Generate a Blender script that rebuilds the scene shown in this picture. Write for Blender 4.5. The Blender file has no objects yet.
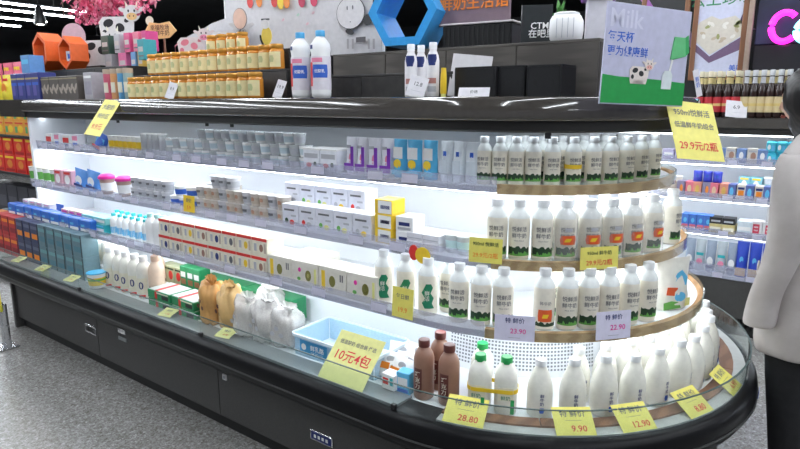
import bpy, bmesh, math, random
from mathutils import Matrix, Vector
random.seed(7)
PI = math.pi
scene = bpy.context.scene
COL = scene.collection

# ------------------------------------------------------------------ camera
F, PW, PH = 600.0, 800.0, 449.0
HC = 1.55
FWD = Vector((-0.5863329, 0.78538065, -0.19847159))
RGT = Vector((0.80132163, 0.59823378, 0.0))
UPV = Vector((-0.11873241, 0.15903958, 0.98010664))
cam_d = bpy.data.cameras.new('camera')
cam_d.sensor_width = 36.0
cam_d.lens = 36.0 * F / PW
cam_d.clip_start = 0.02
cam_d.clip_end = 200
cam = bpy.data.objects.new('camera', cam_d)
COL.objects.link(cam)
M3 = Matrix((RGT, UPV, -FWD)).transposed()
cam.matrix_world = Matrix.Translation((0, 0, HC)) @ M3.to_4x4()
scene.camera = cam
# ------------------------------------------------------------------ world and exposure
w = bpy.data.worlds.new('store_ambient')
scene.world = w
w.use_nodes = True
w.node_tree.nodes['Background'].inputs[0].default_value = (0.80, 0.86, 1.0, 1)
w.node_tree.nodes['Background'].inputs[1].default_value = 0.26
vs = scene.view_settings
vs.view_transform = 'Standard'
vs.look = 'None'
vs.exposure = 0.0
vs.gamma = 1.0
vs.use_curve_mapping = False
LED_SHELF = 11.0      # strips under the shelves
LED_CEIL = 38.0      # ceiling tubes

# ------------------------------------------------------------------ where things stand
def x_at(px, Y, z):
    """world X of a point at depth Y and height z that is seen at image column px"""
    k = (px - PW / 2) / F
    dz = z - HC
    return (k * (FWD.y * Y + FWD.z * dz) - RGT.y * Y) / (RGT.x - k * FWD.x)
def z_at(px, py, Y):
    d = FWD * F + RGT * (px - PW / 2) - UPV * (py - PH / 2)
    return HC + d.z * Y / d.y
def pix(p):
    v = Vector(p) - Vector((0, 0, HC))
    q = v.dot(FWD)
    return PW / 2 + F * v.dot(RGT) / q, PH / 2 - F * v.dot(UPV) / q
CX, CY, XL = -1.17, 2.49, -4.55
def cap_pt(r, phi):
    return CX + r * math.sin(phi), CY - r * math.cos(phi)
def cap_phi(px, r, z):
    lo, hi = -0.9, 1.75
    for _ in range(40):
        m = (lo + hi) / 2
        x, y = cap_pt(r, m)
        if pix((x, y, z))[0] < px: lo = m
        else: hi = m
    return lo

# ------------------------------------------------------------------ materials
MATS = {}
def mat(name, col=(.8, .8, .8), rough=.5, metal=0., emit=0., noise=.06, nscale=40, bump=0., spec=.5, trans=0., coat=0.):
    if name in MATS: return MATS[name]
    m = bpy.data.materials.new(name)
    m.use_nodes = True
    nt = m.node_tree
    b = nt.nodes['Principled BSDF']
    b.inputs['Roughness'].default_value = rough
    b.inputs['Metallic'].default_value = metal
    b.inputs['Specular IOR Level'].default_value = spec
    b.inputs['Coat Weight'].default_value = coat
    if trans: b.inputs['Transmission Weight'].default_value = trans
    c4 = (*col, 1)
    b.inputs['Base Color'].default_value = c4
    if emit:
        b.inputs['Emission Color'].default_value = c4
        b.inputs['Emission Strength'].default_value = emit
    if noise and not emit:
        tc = nt.nodes.new('ShaderNodeTexCoord')
        n = nt.nodes.new('ShaderNodeTexNoise')
        n.inputs['Scale'].default_value = nscale
        n.inputs['Detail'].default_value = 3
        nt.links.new(tc.outputs['Object'], n.inputs['Vector'])
        r = nt.nodes.new('ShaderNodeValToRGB')
        r.color_ramp.elements[0].position = .3
        r.color_ramp.elements[1].position = .7
        r.color_ramp.elements[0].color = (*[c * (1 - noise) for c in col], 1)
        r.color_ramp.elements[1].color = (*[min(1, c * (1 + noise)) for c in col], 1)
        nt.links.new(n.outputs['Fac'], r.inputs['Fac'])
        nt.links.new(r.outputs['Color'], b.inputs['Base Color'])
        if bump:
            bp = nt.nodes.new('ShaderNodeBump')
            bp.inputs['Strength'].default_value = bump
            bp.inputs['Distance'].default_value = .01
            nt.links.new(n.outputs['Fac'], bp.inputs['Height'])
            nt.links.new(bp.outputs['Normal'], b.inputs['Normal'])
    MATS[name] = m
    return m
def clear_mat(name, tint=(.95, .98, .98), body=.0, bodycol=(.9, .9, .95), rough=.03, gl=.5):
    """thin clear sheet: see-through, a share of milky body, fresnel gloss"""
    m = bpy.data.materials.new(name)
    m.use_nodes = True
    nt = m.node_tree
    nt.nodes.clear()
    o = nt.nodes.new('ShaderNodeOutputMaterial')
    t = nt.nodes.new('ShaderNodeBsdfTransparent'); t.inputs[0].default_value = (*tint, 1)
    g = nt.nodes.new('ShaderNodeBsdfGlossy'); g.inputs['Roughness'].default_value = rough
    d = nt.nodes.new('ShaderNodeBsdfDiffuse'); d.inputs[0].default_value = (*bodycol, 1)
    n = nt.nodes.new('ShaderNodeTexNoise'); n.inputs['Scale'].default_value = 30
    mr = nt.nodes.new('ShaderNodeMapRange')
    mr.inputs['To Min'].default_value = body * .7; mr.inputs['To Max'].default_value = body * 1.3
    nt.links.new(n.outputs['Fac'], mr.inputs['Value'])
    m1 = nt.nodes.new('ShaderNodeMixShader')
    nt.links.new(mr.outputs[0], m1.inputs[0])
    nt.links.new(t.outputs[0], m1.inputs[1]); nt.links.new(d.outputs[0], m1.inputs[2])
    lw = nt.nodes.new('ShaderNodeLayerWeight'); lw.inputs[0].default_value = .5
    pw = nt.nodes.new('ShaderNodeMath'); pw.operation = 'POWER'; pw.inputs[1].default_value = 4.5
    nt.links.new(lw.outputs['Facing'], pw.inputs[0])
    ml = nt.nodes.new('ShaderNodeMath'); ml.operation = 'MULTIPLY_ADD'; ml.inputs[1].default_value = gl * .9; ml.inputs[2].default_value = .04 * gl
    nt.links.new(pw.outputs[0], ml.inputs[0])
    m2 = nt.nodes.new('ShaderNodeMixShader')
    nt.links.new(ml.outputs[0], m2.inputs[0])
    nt.links.new(m1.outputs[0], m2.inputs[1]); nt.links.new(g.outputs[0], m2.inputs[2])
    nt.links.new(m2.outputs[0], o.inputs[0])
    MATS[name] = m
    return m
def ramp_mat(name, kind, stops, scale, rough=.4, bump=0., coat=0., stretch=(1, 1, 1), spec=.5):
    m = bpy.data.materials.new(name)
    m.use_nodes = True
    nt = m.node_tree
    b = nt.nodes['Principled BSDF']
    b.inputs['Roughness'].default_value = rough
    b.inputs['Coat Weight'].default_value = coat
    b.inputs['Specular IOR Level'].default_value = spec
    tc = nt.nodes.new('ShaderNodeTexCoord')
    mp = nt.nodes.new('ShaderNodeMapping'); mp.inputs['Scale'].default_value = stretch
    nt.links.new(tc.outputs['Object'], mp.inputs[0])
    if kind == 'voronoi':
        n = nt.nodes.new('ShaderNodeTexVoronoi'); out = 'Color'
    elif kind == 'wave':
        n = nt.nodes.new('ShaderNodeTexWave'); out = 'Fac'
        n.inputs['Distortion'].default_value = 4; n.inputs['Detail'].default_value = 3
    else:
        n = nt.nodes.new('ShaderNodeTexNoise'); out = 'Fac'; n.inputs['Detail'].default_value = 4
    n.inputs['Scale'].default_value = scale
    nt.links.new(mp.outputs[0], n.inputs['Vector'])
    r = nt.nodes.new('ShaderNodeValToRGB')
    e = r.color_ramp.elements
    while len(e) < len(stops): e.new(.5)
    for q, (p, c) in zip(e, stops):
        q.position = p; q.color = (*c, 1)
    nt.links.new(n.outputs[out], r.inputs['Fac'])
    nt.links.new(r.outputs['Color'], b.inputs['Base Color'])
    if bump:
        bp = nt.nodes.new('ShaderNodeBump'); bp.inputs['Strength'].default_value = bump; bp.inputs['Distance'].default_value = .005
        nt.links.new(n.outputs['Distance' if kind == 'voronoi' else out], bp.inputs['Height'])
        nt.links.new(bp.outputs['Normal'], b.inputs['Normal'])
    MATS[name] = m
    return m
WHITE = mat('white_gloss', (.86, .86, .86), .35, noise=.02)
SHELFW = mat('shelf_white', (.85, .87, .90), .4, noise=.015, nscale=6)
BACKW = mat('case_back_white', (.86, .88, .92), .5, noise=.015, nscale=5)
BLACK = mat('black_plastic', (.012, .012, .013), .35)
BLACKG = mat('black_gloss_rail', (.007, .007, .008), .34, noise=.1, spec=.16)
CASEG = ramp_mat('case_dark_grey', 'noise', [(.35, (.050, .049, .047)), (.65, (.072, .070, .067))], 220, .5, .15)
KICK = mat('kick_black', (.012, .012, .012), .6)
FASCIA = mat('fascia_brown_black', (.060, .053, .047), .14, noise=.08, coat=.7)
FASCIAD = mat('fascia_matt', (.012, .011, .010), .45)
WOOD = ramp_mat('shelf_wood', 'wave', [(.2, (.50, .27, .11)), (.8, (.66, .39, .18))], 6, .45, stretch=(1, 1, 6))
WOODD = ramp_mat('deck_wood', 'wave', [(.2, (.20, .085, .04)), (.8, (.30, .14, .07))], 5, .4, stretch=(1, 1, 1))
LEDM = mat('led_white', (.90, .96, 1.0), emit=LED_SHELF)
LEDC = mat('led_canopy', (.86, .94, 1.0), emit=LED_SHELF * .55)
CEILLED = mat('ceiling_led', (.90, .95, 1.0), emit=LED_CEIL)
GLASS = clear_mat('guard_glass', (.93, .97, .96), .035, (.75, .82, .85), .02, .9)
GLASSE = mat('glass_edge', (.05, .085, .08), .35, spec=.25)
LIP = clear_mat('clear_lip', (.92, .93, .97), .30, (.62, .62, .72), .15, .7)
FILM = clear_mat('plastic_film', (.99, .99, .99), .14, (.95, .95, .96), .12, 1.0)
CLEARP = clear_mat('clear_plastic', (.97, .98, .99), .55, (.92, .95, .97), .08, .9)
TAG = mat('tag_lavender', (.55, .54, .66), .5)
def C(name, r, g, b, rough=.45): return mat(name, (r, g, b), rough)
MILK = C('milk_cream', .80, .76, .66, .3)
MILKW = C('milk_white', .80, .79, .72, .3)
NECK = C('neck_white', .80, .83, .82, .25)
CAPW = C('cap_white', .86, .88, .90, .35)
CAPG = C('cap_green', .02, .36, .09)
CAPB = C('cap_blue', .08, .40, .72)
INK = C('ink_grey', .13, .13, .14)
INKK = C('ink_black', .015, .015, .018)
GRASS = C('grass_dark', .015, .05, .022)
GRASSL = C('grass_light', .13, .40, .08)
DGREEN = C('print_green', .01, .22, .11)
RED = C('print_red', .70, .03, .025)
REDO = C('print_orange_red', .78, .12, .03)
BLUE = C('print_blue', .03, .12, .55)
NAVY = C('print_navy', .015, .03, .16)
SKY = C('print_sky', .12, .50, .80)
TEAL = C('print_teal', .03, .42, .46)
TEALB = C('box_teal', .13, .22, .26)
YEL = C('card_yellow', .82, .74, .16)
YELP = C('card_yellow_pale', .78, .76, .28)
YELO = C('print_yellow', .85, .58, .03)
ORG = C('print_orange', .85, .25, .02)
PINK = C('print_pink', .80, .25, .38)
MAG = C('print_magenta', .78, .03, .36)
PURP = C('print_purple', .20, .03, .42)
PURPL = C('print_lilac', .55, .45, .75)
BEIGE = C('print_beige', .52, .44, .36)
GREYP = C('print_grey', .45, .46, .50)
CREAM = C('print_cream', .80, .76, .62)
BROWN = C('choc_brown', .31, .165, .115, .3)
BROWND = C('choc_dark', .12, .03, .025)
TAN = C('tan_bag', .66, .36, .12)
GREENB = C('box_green', .02, .26, .10)
LILACC = C('card_lilac', .70, .68, .84)

# ------------------------------------------------------------------ mesh makers
def finish(bm, name, m, smooth=35, mats=None):
    me = bpy.data.meshes.new(name)
    bmesh.ops.recalc_face_normals(bm, faces=bm.faces)
    bm.to_mesh(me); bm.free()
    for x in (mats or [m]): me.materials.append(x)
    if smooth:
        me.polygons.foreach_set('use_smooth', [True] * len(me.polygons))
        me.set_sharp_from_angle(angle=math.radians(smooth))
    return me
CACHE = {}
def memo(fn):
    def g(*a, **k):
        key = (fn.__name__, repr([x.name if hasattr(x, 'name') else x for x in a]), repr({p: (q.name if hasattr(q, 'name') else q) for p, q in k.items()}))
        if key not in CACHE: CACHE[key] = fn(*a, **k)
        return CACHE[key]
    return g
@memo
def box(wx, dy, hz, m, bev=.003, taper=1.0):
    """chamfered box standing on z=0"""
    bm = bmesh.new()
    bmesh.ops.create_cube(bm, size=1)
    for v in bm.verts:
        k = taper if v.co.z < 0 else 1
        v.co = Vector((v.co.x * wx * k, v.co.y * dy * k, (v.co.z + .5) * hz))
    if bev: bmesh.ops.bevel(bm, geom=list(bm.edges), offset=bev, segments=1, affect='EDGES')
    return finish(bm, 'box', m, 0)
@memo
def lathe(prof, m, n=18, a0=0., a1=2 * PI, sq=0.):
    """profile of (r, z); sq > 0 squares the section off"""
    bm = bmesh.new()
    full = abs(a1 - a0 - 2 * PI) < 1e-6
    rings = []
    cnt = n if full else n + 1
    for r, z in prof:
        ring = []
        for i in range(cnt):
            a = a0 + (a1 - a0) * i / n
            c, s = math.cos(a), math.sin(a)
            k = 1.0
            if sq:
                p = 2 + sq * 4
                k = 1 / (abs(c) ** p + abs(s) ** p) ** (1 / p)
            ring.append(bm.verts.new((r * k * c, r * k * s, z)))
        rings.append(ring)
    for A, B in zip(rings, rings[1:]):
        for i in range(n):
            j = (i + 1) % cnt
            bm.faces.new((A[i], A[j], B[j], B[i]))
    if full:
        if prof[0][0] > 1e-5: bm.faces.new(rings[0][::-1])
        if prof[-1][0] > 1e-5: bm.faces.new(rings[-1])
    bmesh.ops.remove_doubles(bm, verts=bm.verts, dist=1e-6)
    return finish(bm, 'lathe', m, 40)
@memo
def plate(poly, t, m):
    """polygon in x,z; front at y=0 facing -y, thickness t to the back"""
    bm = bmesh.new()
    f = [bm.verts.new((x, 0, z)) for x, z in poly]
    b = [bm.verts.new((x, t, z)) for x, z in poly]
    bm.faces.new(f); bm.faces.new(b[::-1])
    n = len(poly)
    for i in range(n): bm.faces.new((f[i], b[i], b[(i + 1) % n], f[(i + 1) % n]))
    bmesh.ops.triangulate(bm, faces=[q for q in bm.faces if len(q.verts) > 4])
    return finish(bm, 'plate', m, 0)
def rect(w_, h_, x=0, z=0): return ((x - w_ / 2, z), (x + w_ / 2, z), (x + w_ / 2, z + h_), (x - w_ / 2, z + h_))
def oval(rx, rz, x=0, z=0, n=14, rot=0):
    c, s = math.cos(rot), math.sin(rot)
    o = []
    for i in range(n):
        a = 2 * PI * i / n
        u, v = rx * math.cos(a), rz * math.sin(a)
        o.append((round(x + u * c - v * s, 5), round(z + u * s + v * c, 5)))
    return tuple(o)
@memo
def curved(poly_rows, r, t, m, n=8):
    """printed patch that follows a round bottle: rows of (angle0, angle1, z) at radius r, front at -y"""
    bm = bmesh.new()
    rows = []
    for a0, a1, z in poly_rows:
        rows.append([bm.verts.new(((r + t) * math.sin(a0 + (a1 - a0) * i / n), -(r + t) * math.cos(a0 + (a1 - a0) * i / n), z)) for i in range(n + 1)])
    for A, B in zip(rows, rows[1:]):
        for i in range(n): bm.faces.new((A[i], A[i + 1], B[i + 1], B[i]))
    return finish(bm, 'patch', m, 40)
@memo
def jag(r, t, z0, z1, a0, a1, m, n=12, amp=.35, seed=1):
    """grass band with an uneven upper edge on a round bottle"""
    rnd = random.Random(seed)
    bm = bmesh.new()
    lo, hi = [], []
    for i in range(n + 1):
        a = a0 + (a1 - a0) * i / n
        zt = z1 - rnd.random() * amp * (z1 - z0)
        s, c = math.sin(a), -math.cos(a)
        lo.append(bm.verts.new(((r + t) * s, (r + t) * c, z0)))
        hi.append(bm.verts.new(((r + t) * s, (r + t) * c, zt)))
    for i in range(n): bm.faces.new((lo[i], lo[i + 1], hi[i + 1], hi[i]))
    return finish(bm, 'grass_print', m, 40)
@memo
def text(s, size, m, bend=0., ext=0., align='CENTER', bold=0.0, line=1.0):
    """lettering facing -y, centred on x, baseline of the block centred on z=0"""
    cu = bpy.data.curves.new('lettering', 'FONT')
    cu.body = s; cu.size = size; cu.align_x = align; cu.align_y = 'CENTER'
    cu.resolution_u = 2; cu.extrude = ext; cu.offset = min(bold, size * .012); cu.space_line = line
    ob = bpy.data.objects.new('lettering_curve', cu)
    COL.objects.link(ob)
    dg = bpy.context.evaluated_depsgraph_get()
    me = bpy.data.meshes.new_from_object(ob.evaluated_get(dg))
    bpy.data.objects.remove(ob); bpy.data.curves.remove(cu)
    me.name = 'lettering'
    for v in me.vertices:
        x, y, z = v.co
        if bend: v.co = (bend * math.sin(x / bend), -bend * math.cos(x / bend), y)
        else: v.co = (x, -z, y)
    me.materials.clear(); me.materials.append(m)
    return me
@memo
def pouch(w_, h_, t, m, top=.08, sag=0., seed=0, bottom=True):
    """standing bag: full below, crimped flat at the top"""
    rnd = random.Random(seed)
    bm = bmesh.new()
    nx, nz = 8, 8
    def P(i, j, s):
        u = i / nx * 2 - 1; v = j / nz
        prof = (1 - max(0, (v - .15) / .85) ** 1.6) * (.75 + .25 * min(1, v / .15)) if bottom else math.sin(PI * min(1, max(0, v * .94 + .03))) ** .6
        if v > 1 - top: prof = 0.02
        th = t / 2 * prof * (1 - abs(u) ** 3)
        wob = (rnd.random() - .5) * t * .10 * (1 if 0 < i < nx and 0 < j < nz else 0)
        return (u * w_ / 2 * (1 - .05 * math.sin(PI * v)), s * (th + .0012) + wob + sag * (v ** 2), v * h_)
    F_ = [[bm.verts.new(P(i, j, -1)) for i in range(nx + 1)] for j in range(nz + 1)]
    B_ = [[bm.verts.new(P(i, j, 1)) for i in range(nx + 1)] for j in range(nz + 1)]
    for j in range(nz):
        for i in range(nx):
            bm.faces.new((F_[j][i], F_[j][i + 1], F_[j + 1][i + 1], F_[j + 1][i]))
            bm.faces.new((B_[j][i], B_[j + 1][i], B_[j + 1][i + 1], B_[j][i + 1]))
    for j in range(nz):
        bm.faces.new((F_[j][0], F_[j + 1][0], B_[j + 1][0], B_[j][0])); bm.faces.new((F_[j][nx], B_[j][nx], B_[j + 1][nx], F_[j + 1][nx]))
    for i in range(nx):
        bm.faces.new((F_[0][i], B_[0][i], B_[0][i + 1], F_[0][i + 1])); bm.faces.new((F_[nz][i], F_[nz][i + 1], B_[nz][i + 1], B_[nz][i]))
    return finish(bm, 'pouch', m, 60)
@memo
def lump(rx, ry, rz, m, seed=0, amp=.12, flat=.0, n=14, freq=3.):
    """crumpled bag-like solid resting on z=0"""
    rnd = random.Random(seed)
    ph = [rnd.random() * 6.28 for _ in range(9)]
    bm = bmesh.new()
    bmesh.ops.create_uvsphere(bm, u_segments=n * 2, v_segments=n, radius=1)
    for v in bm.verts:
        x, y, z = v.co
        d = 1 + amp * (math.sin(freq * x * 2 + ph[0]) * math.sin(freq * y * 2 + ph[1]) + .7 * math.sin(freq * 3 * z + ph[2] + 2 * x) + .6 * math.sin(freq * 5 * x + ph[3] + 3 * z) * math.cos(freq * 4 * y + ph[4])) * .8
        q = v.co * d
        e = lambda s: math.copysign(abs(s) ** .75, s)
        v.co = Vector((e(q.x) * rx, e(q.y) * ry, max(-1 + flat, e(q.z)) * rz + rz * (1 - flat)))
    return finish(bm, 'lump', m, 70)
def tube(pts, r, m, n=8):
    bm = bmesh.new()
    rings = []
    P = [Vector(p) for p in pts]
    for i, p in enumerate(P):
        d = (P[min(i + 1, len(P) - 1)] - P[max(i - 1, 0)]).normalized()
        a = d.cross(Vector((0, 0, 1)))
        if a.length < 1e-3: a = d.cross(Vector((1, 0, 0)))
        a.normalize(); b = d.cross(a)
        rr = r[i] if isinstance(r, (list, tuple)) else r
        rings.append([bm.verts.new(p + (a * math.cos(2 * PI * k / n) + b * math.sin(2 * PI * k / n)) * rr) for k in range(n)])
    for A, B in zip(rings, rings[1:]):
        for k in range(n): bm.faces.new((A[k], A[(k + 1) % n], B[(k + 1) % n], B[k]))
    bm.faces.new(rings[0][::-1]); bm.faces.new(rings[-1])
    return finish(bm, 'tube', m, 50)
def loft(rings, m, n=20, capends=True, smooth=60):
    """rings of (centre, rx, ry) in the horizontal plane, or with a 4th value: superellipse power"""
    bm = bmesh.new()
    R = []
    for q in rings:
        c, rx, ry = q[:3]
        R.append([bm.verts.new((c[0] + rx * math.cos(2 * PI * k / n), c[1] + ry * math.sin(2 * PI * k / n), c[2])) for k in range(n)])
    for A, B in zip(R, R[1:]):
        for k in range(n): bm.faces.new((A[k], A[(k + 1) % n], B[(k + 1) % n], B[k]))
    if capends: bm.faces.new(R[0][::-1]); bm.faces.new(R[-1])
    return finish(bm, 'loft', m, smooth)
def sweep(prof, m, x0=XL, phi0=0., phi1=PI, n=40, straight=True, back=True, closed=True, smooth=30):
    """closed profile of (r, z) carried along the island: front straight, round end, rear straight"""
    bm = bmesh.new()
    path = []
    if straight: path.append(('s', x0, -1))
    N = max(1, int(n * (phi1 - phi0) / PI))
    for i in range(N + 1): path.append(('a', phi0 + (phi1 - phi0) * i / N, 0))
    if back: path.append(('s', x0, 1))
    R = []
    for k, a, sgn in path:
        ring = []
        for r, z in prof:
            if k == 's': ring.append(bm.verts.new((a, CY + sgn * r, z)))
            else:
                x, y = cap_pt(r, a); ring.append(bm.verts.new((x, y, z)))
        R.append(ring)
    k = len(prof)
    for A, B in zip(R, R[1:]):
        for i in range(k if closed else k - 1):
            j = (i + 1) % k
            bm.faces.new((A[i], A[j], B[j], B[i]))
    if closed: bm.faces.new(R[0][::-1]); bm.faces.new(R[-1])
    bmesh.ops.remove_doubles(bm, verts=bm.verts, dist=1e-6)
    return finish(bm, 'sweep', m, smooth)
def straight_bar(prof, m, x0, x1, smooth=0):
    bm = bmesh.new()
    A = [bm.verts.new((x0, CY - r, z)) for r, z in prof]
    B = [bm.verts.new((x1, CY - r, z)) for r, z in prof]
    for i in range(len(prof)):
        j = (i + 1) % len(prof)
        bm.faces.new((A[i], A[j], B[j], B[i]))
    bm.faces.new(A[::-1]); bm.faces.new(B)
    return finish(bm, 'bar', m, smooth)

# ------------------------------------------------------------------ objects
def link(name, me, parent=None, loc=(0, 0, 0), rot=(0, 0, 0), label=None):
    o = bpy.data.objects.new(name, me)
    COL.objects.link(o)
    o.location = loc; o.rotation_euler = rot
    if parent: o.parent = parent
    if label: o['label'] = label
    return o
def tag(o, label, cat=None, group=None, kind=None):
    o['label'] = label
    if cat: o['category'] = cat
    if group: o['group'] = group
    if kind: o['kind'] = kind
    return o
def thing(name, label, cat, loc=(0, 0, 0), rot=(0, 0, 0), group=None, kind=None):
    o = bpy.data.objects.new(name, None)
    o.empty_display_size = .05
    COL.objects.link(o)
    o.location = loc; o.rotation_euler = rot
    return tag(o, label, cat, group, kind)
def struct(name, me, label, loc=(0, 0, 0), rot=(0, 0, 0)):
    o = link(name, me, None, loc, rot)
    o['kind'] = 'structure'; o['label'] = label
    return o
class Proto:
    def __init__(self, name, cat, w_=None): self.name, self.cat, self.parts, self.w = name, cat, [], w_
    def add(self, name, me, loc=(0, 0, 0), rot=(0, 0, 0), par=None, label=None):
        self.parts.append((name, me, loc, rot, par, label)); return len(self.parts) - 1
    def put(self, label, loc, rot=0., group=None, tilt=(0., 0.), s=1.0):
        root = thing(self.name, label, self.cat, loc, (tilt[0], tilt[1], rot), group)
        if s != 1.0: root.scale = (s, s, s)
        made = []
        for name, me, l, r, par, lb in self.parts:
            made.append(link(name, me, root if par is None else made[par], l, r, lb))
        return root
ORD = ['first', 'second', 'third', 'fourth', 'fifth', 'sixth', 'seventh', 'eighth', 'ninth', 'tenth', 'eleventh', 'twelfth',
       'thirteenth', 'fourteenth', 'fifteenth', 'sixteenth', 'seventeenth', 'eighteenth', 'nineteenth', 'twentieth', 'twenty-first', 'twenty-second']
def row(protos, px0, px1, n, Y, z, label, group, rot=0., jit=.004, jrot=.06, tilt=(0., 0.), s=1.0, refz=None):
    """n alike things side by side on a straight shelf between two image columns"""
    if not isinstance(protos, (list, tuple)): protos = [protos]
    a = x_at(px0, Y, z if refz is None else refz); b = x_at(px1, Y, z if refz is None else refz)
    for i in range(n):
        x = a + (b - a) * (i + .5) / n
        q = protos[i % len(protos)]
        o = q.put(label.format(o=ORD[i]), (x, Y + random.uniform(-jit, jit), z), rot + random.uniform(-jrot, jrot), group, tilt, s)
        if q.w: o.scale.x = s * min(1.25, (b - a) / n * .965 / (q.w * s))

# ================================================================== THE SETTING
def terrazzo():
    m = bpy.data.materials.new('terrazzo_floor')
    m.use_nodes = True
    nt = m.node_tree
    b = nt.nodes['Principled BSDF']
    b.inputs['Roughness'].default_value = .22
    tc = nt.nodes.new('ShaderNodeTexCoord')
    v = nt.nodes.new('ShaderNodeTexVoronoi'); v.inputs['Scale'].default_value = 150
    v2 = nt.nodes.new('ShaderNodeTexVoronoi'); v2.inputs['Scale'].default_value = 75
    n = nt.nodes.new('ShaderNodeTexNoise'); n.inputs['Scale'].default_value = 160
    for q in (v, v2, n): nt.links.new(tc.outputs['Object'], q.inputs['Vector'])
    r = nt.nodes.new('ShaderNodeValToRGB')
    st = [(.0, (.13, .115, .10)), (.30, (.20, .19, .175)), (.55, (.255, .25, .24)), (.8, (.33, .325, .315)), (1., (.48, .475, .46))]
    e = r.color_ramp.elements
    while len(e) < len(st): e.new(.5)
    for q, (p, c) in zip(e, st): q.position = p; q.color = (*c, 1)
    s1 = nt.nodes.new('ShaderNodeSeparateColor'); nt.links.new(v.outputs['Color'], s1.inputs[0])
    s2 = nt.nodes.new('ShaderNodeSeparateColor'); nt.links.new(v2.outputs['Color'], s2.inputs[0])
    mx = nt.nodes.new('ShaderNodeMix'); mx.inputs[0].default_value = .4
    nt.links.new(s1.outputs[0], mx.inputs[2]); nt.links.new(s2.outputs[1], mx.inputs[3])
    nt.links.new(mx.outputs[0], r.inputs['Fac'])
    nt.links.new(r.outputs['Color'], b.inputs['Base Color'])
    MATS['terrazzo'] = m
    return m
TERR = terrazzo()
CEILM = ramp_mat('ceiling_dark', 'noise', [(.3, (.012, .014, .017)), (.7, (.024, .027, .031))], 3, .8)
DARKW = ramp_mat('wall_dark', 'noise', [(.3, (.013, .013, .015)), (.7, (.024, .024, .027))], 2, .35)
def slab(x0, x1, y0, y1, z0, z1, m):
    bm = bmesh.new()
    bmesh.ops.create_cube(bm, size=1)
    for v in bm.verts: v.co = Vector((x0 if v.co.x < 0 else x1, y0 if v.co.y < 0 else y1, z0 if v.co.z < 0 else z1))
    return finish(bm, 'slab', m, 0)
struct('floor', slab(-22, 6, -6, 16, -.1, 0, TERR), 'polished grey terrazzo floor with fine stone chips')
struct('ceiling', slab(-22, 6, -6, 16, 3.9, 4.0, CEILM), 'dark open store ceiling')
struct('wall_left', slab(-22.2, -22, -6, 16, 0, 3.9, DARKW), 'dark far wall of the store')
struct('wall_back', slab(-22, 6, 16, 16.2, 0, 3.9, DARKW), 'dark wall at the back of the store')
struct('wall_right', slab(-1.9, 6, 5.35, 5.5, 0, 3.9, DARKW), 'dark glossy partition behind the rear cooler')
# ceiling tubes: long lamps hung in rows across the store
TUBE_X = [3.6, 1.6, -.4, -2.4, -4.4, -6.4, -8.4, -10.4, -12.5, -13.4, -14.65, -16.0]
lampm = box(.07, 9.0, .05, CEILLED, 0)
housem = box(.09, 9.02, .04, mat('lamp_housing', (.35, .36, .38), .5), .004)
rodm = lathe(((.006, 0), (.006, .5)), mat('lamp_rod', (.2, .2, .2), .4, .8), 6)
for i, x in enumerate(TUBE_X):
    far = i >= 8
    t = thing('ceiling_lamp', 'long white ceiling tube lamp, %s row from the right' % ORD[i], 'lamp', (x, 4.6 if far else 1.0 if i > 4 else 3.2, 3.3), group='ceiling tube lamps')
    if far: t.scale = (.45, .42, .6)
    link('tube', lampm, t); link('housing', housem, t, (0, 0, .05))
    for yy in (-3.6, 0, 3.6): link('hanger_rod', rodm, t, (0, yy, .09))
# a round spot lamp between the far tubes
t = thing('spot_lamp', 'small round bright spot lamp between the far ceiling tubes', 'lamp', (-12.1, 5.25, 2.95))
link('shade', lathe(((.03, .34), (.05, .3), (.09, .12), (.10, .0), (.085, .0), (.075, .11), (.035, .28)), BLACK), t)
link('bulb', lathe(((.0, -.01), (.055, .0), (.07, .03), (.05, .08), (.0, .1)), mat('bulb_glow', (1, .97, .9), emit=16)), t)
link('cord', lathe(((.005, .34), (.005, .95)), BLACK, 6), t)

# ================================================================== THE ISLAND COOLER
RO = Vector((-2.6, CY, 0))
island = thing('island_cooler', 'long dark island cooler with rounded end and lit white shelves full of dairy', 'cooler', RO)
def part(name, me, parent=None, label=None):
    o = link(name, me, parent or island, (-RO.x, -RO.y, 0) if parent is None else (0, 0, 0), (0, 0, 0), label)
    return o
def subpart(name, me, par, loc=(0, 0, 0), rot=(0, 0, 0)):   # par has the world origin shifted already
    return link(name, me, par, loc, rot)
part('kick_plate', sweep(((.30, 0), (.85, 0), (.85, .10), (.30, .10)), KICK))
# body panels with seams between them
seams = [XL, -3.42, -2.28, CX]
for a, b in zip(seams, seams[1:]):
    part('base_panel', straight_bar(((.80, .075), (.88, .075), (.882, .09), (.882, .376), (.80, .376)), CASEG, a + .003, b - .003))
for a, b in zip((0, PI / 2), (PI / 2, PI)):
    part('base_panel', sweep(((.80, .075), (.88, .075), (.882, .09), (.882, .376), (.80, .376)), CASEG, phi0=a + .003, phi1=b - .003, straight=False, back=False))
for a, b in zip(seams, seams[1:]):
    me = straight_bar(((.80, .075), (.88, .075), (.882, .09), (.882, .376), (.80, .376)), CASEG, a + .003, b - .003)
    for v in me.vertices: v.co.y = 2 * CY - v.co.y
    me.flip_normals()
    part('base_panel', me)
part('end_panel', slab(XL - .03, XL, CY - .90, CY + .90, 0, .50, CASEG))
part('bumper_rail', sweep(((.86, .375), (.955, .375), (.978, .385), (.992, .410), (.998, .445), (.992, .480), (.980, .496), (.966, .501), (.86, .50)), BLACKG, smooth=50))
part('rail_groove', sweep(((.990, .428), (1.0005, .428), (1.0005, .434), (.990, .434)), mat('groove_grey', (.06, .06, .06), .3)), label='thin grey groove line')
part('deck', sweep(((.12, .47), (.955, .47), (.955, .498), (.12, .498)), SHELFW))
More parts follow.
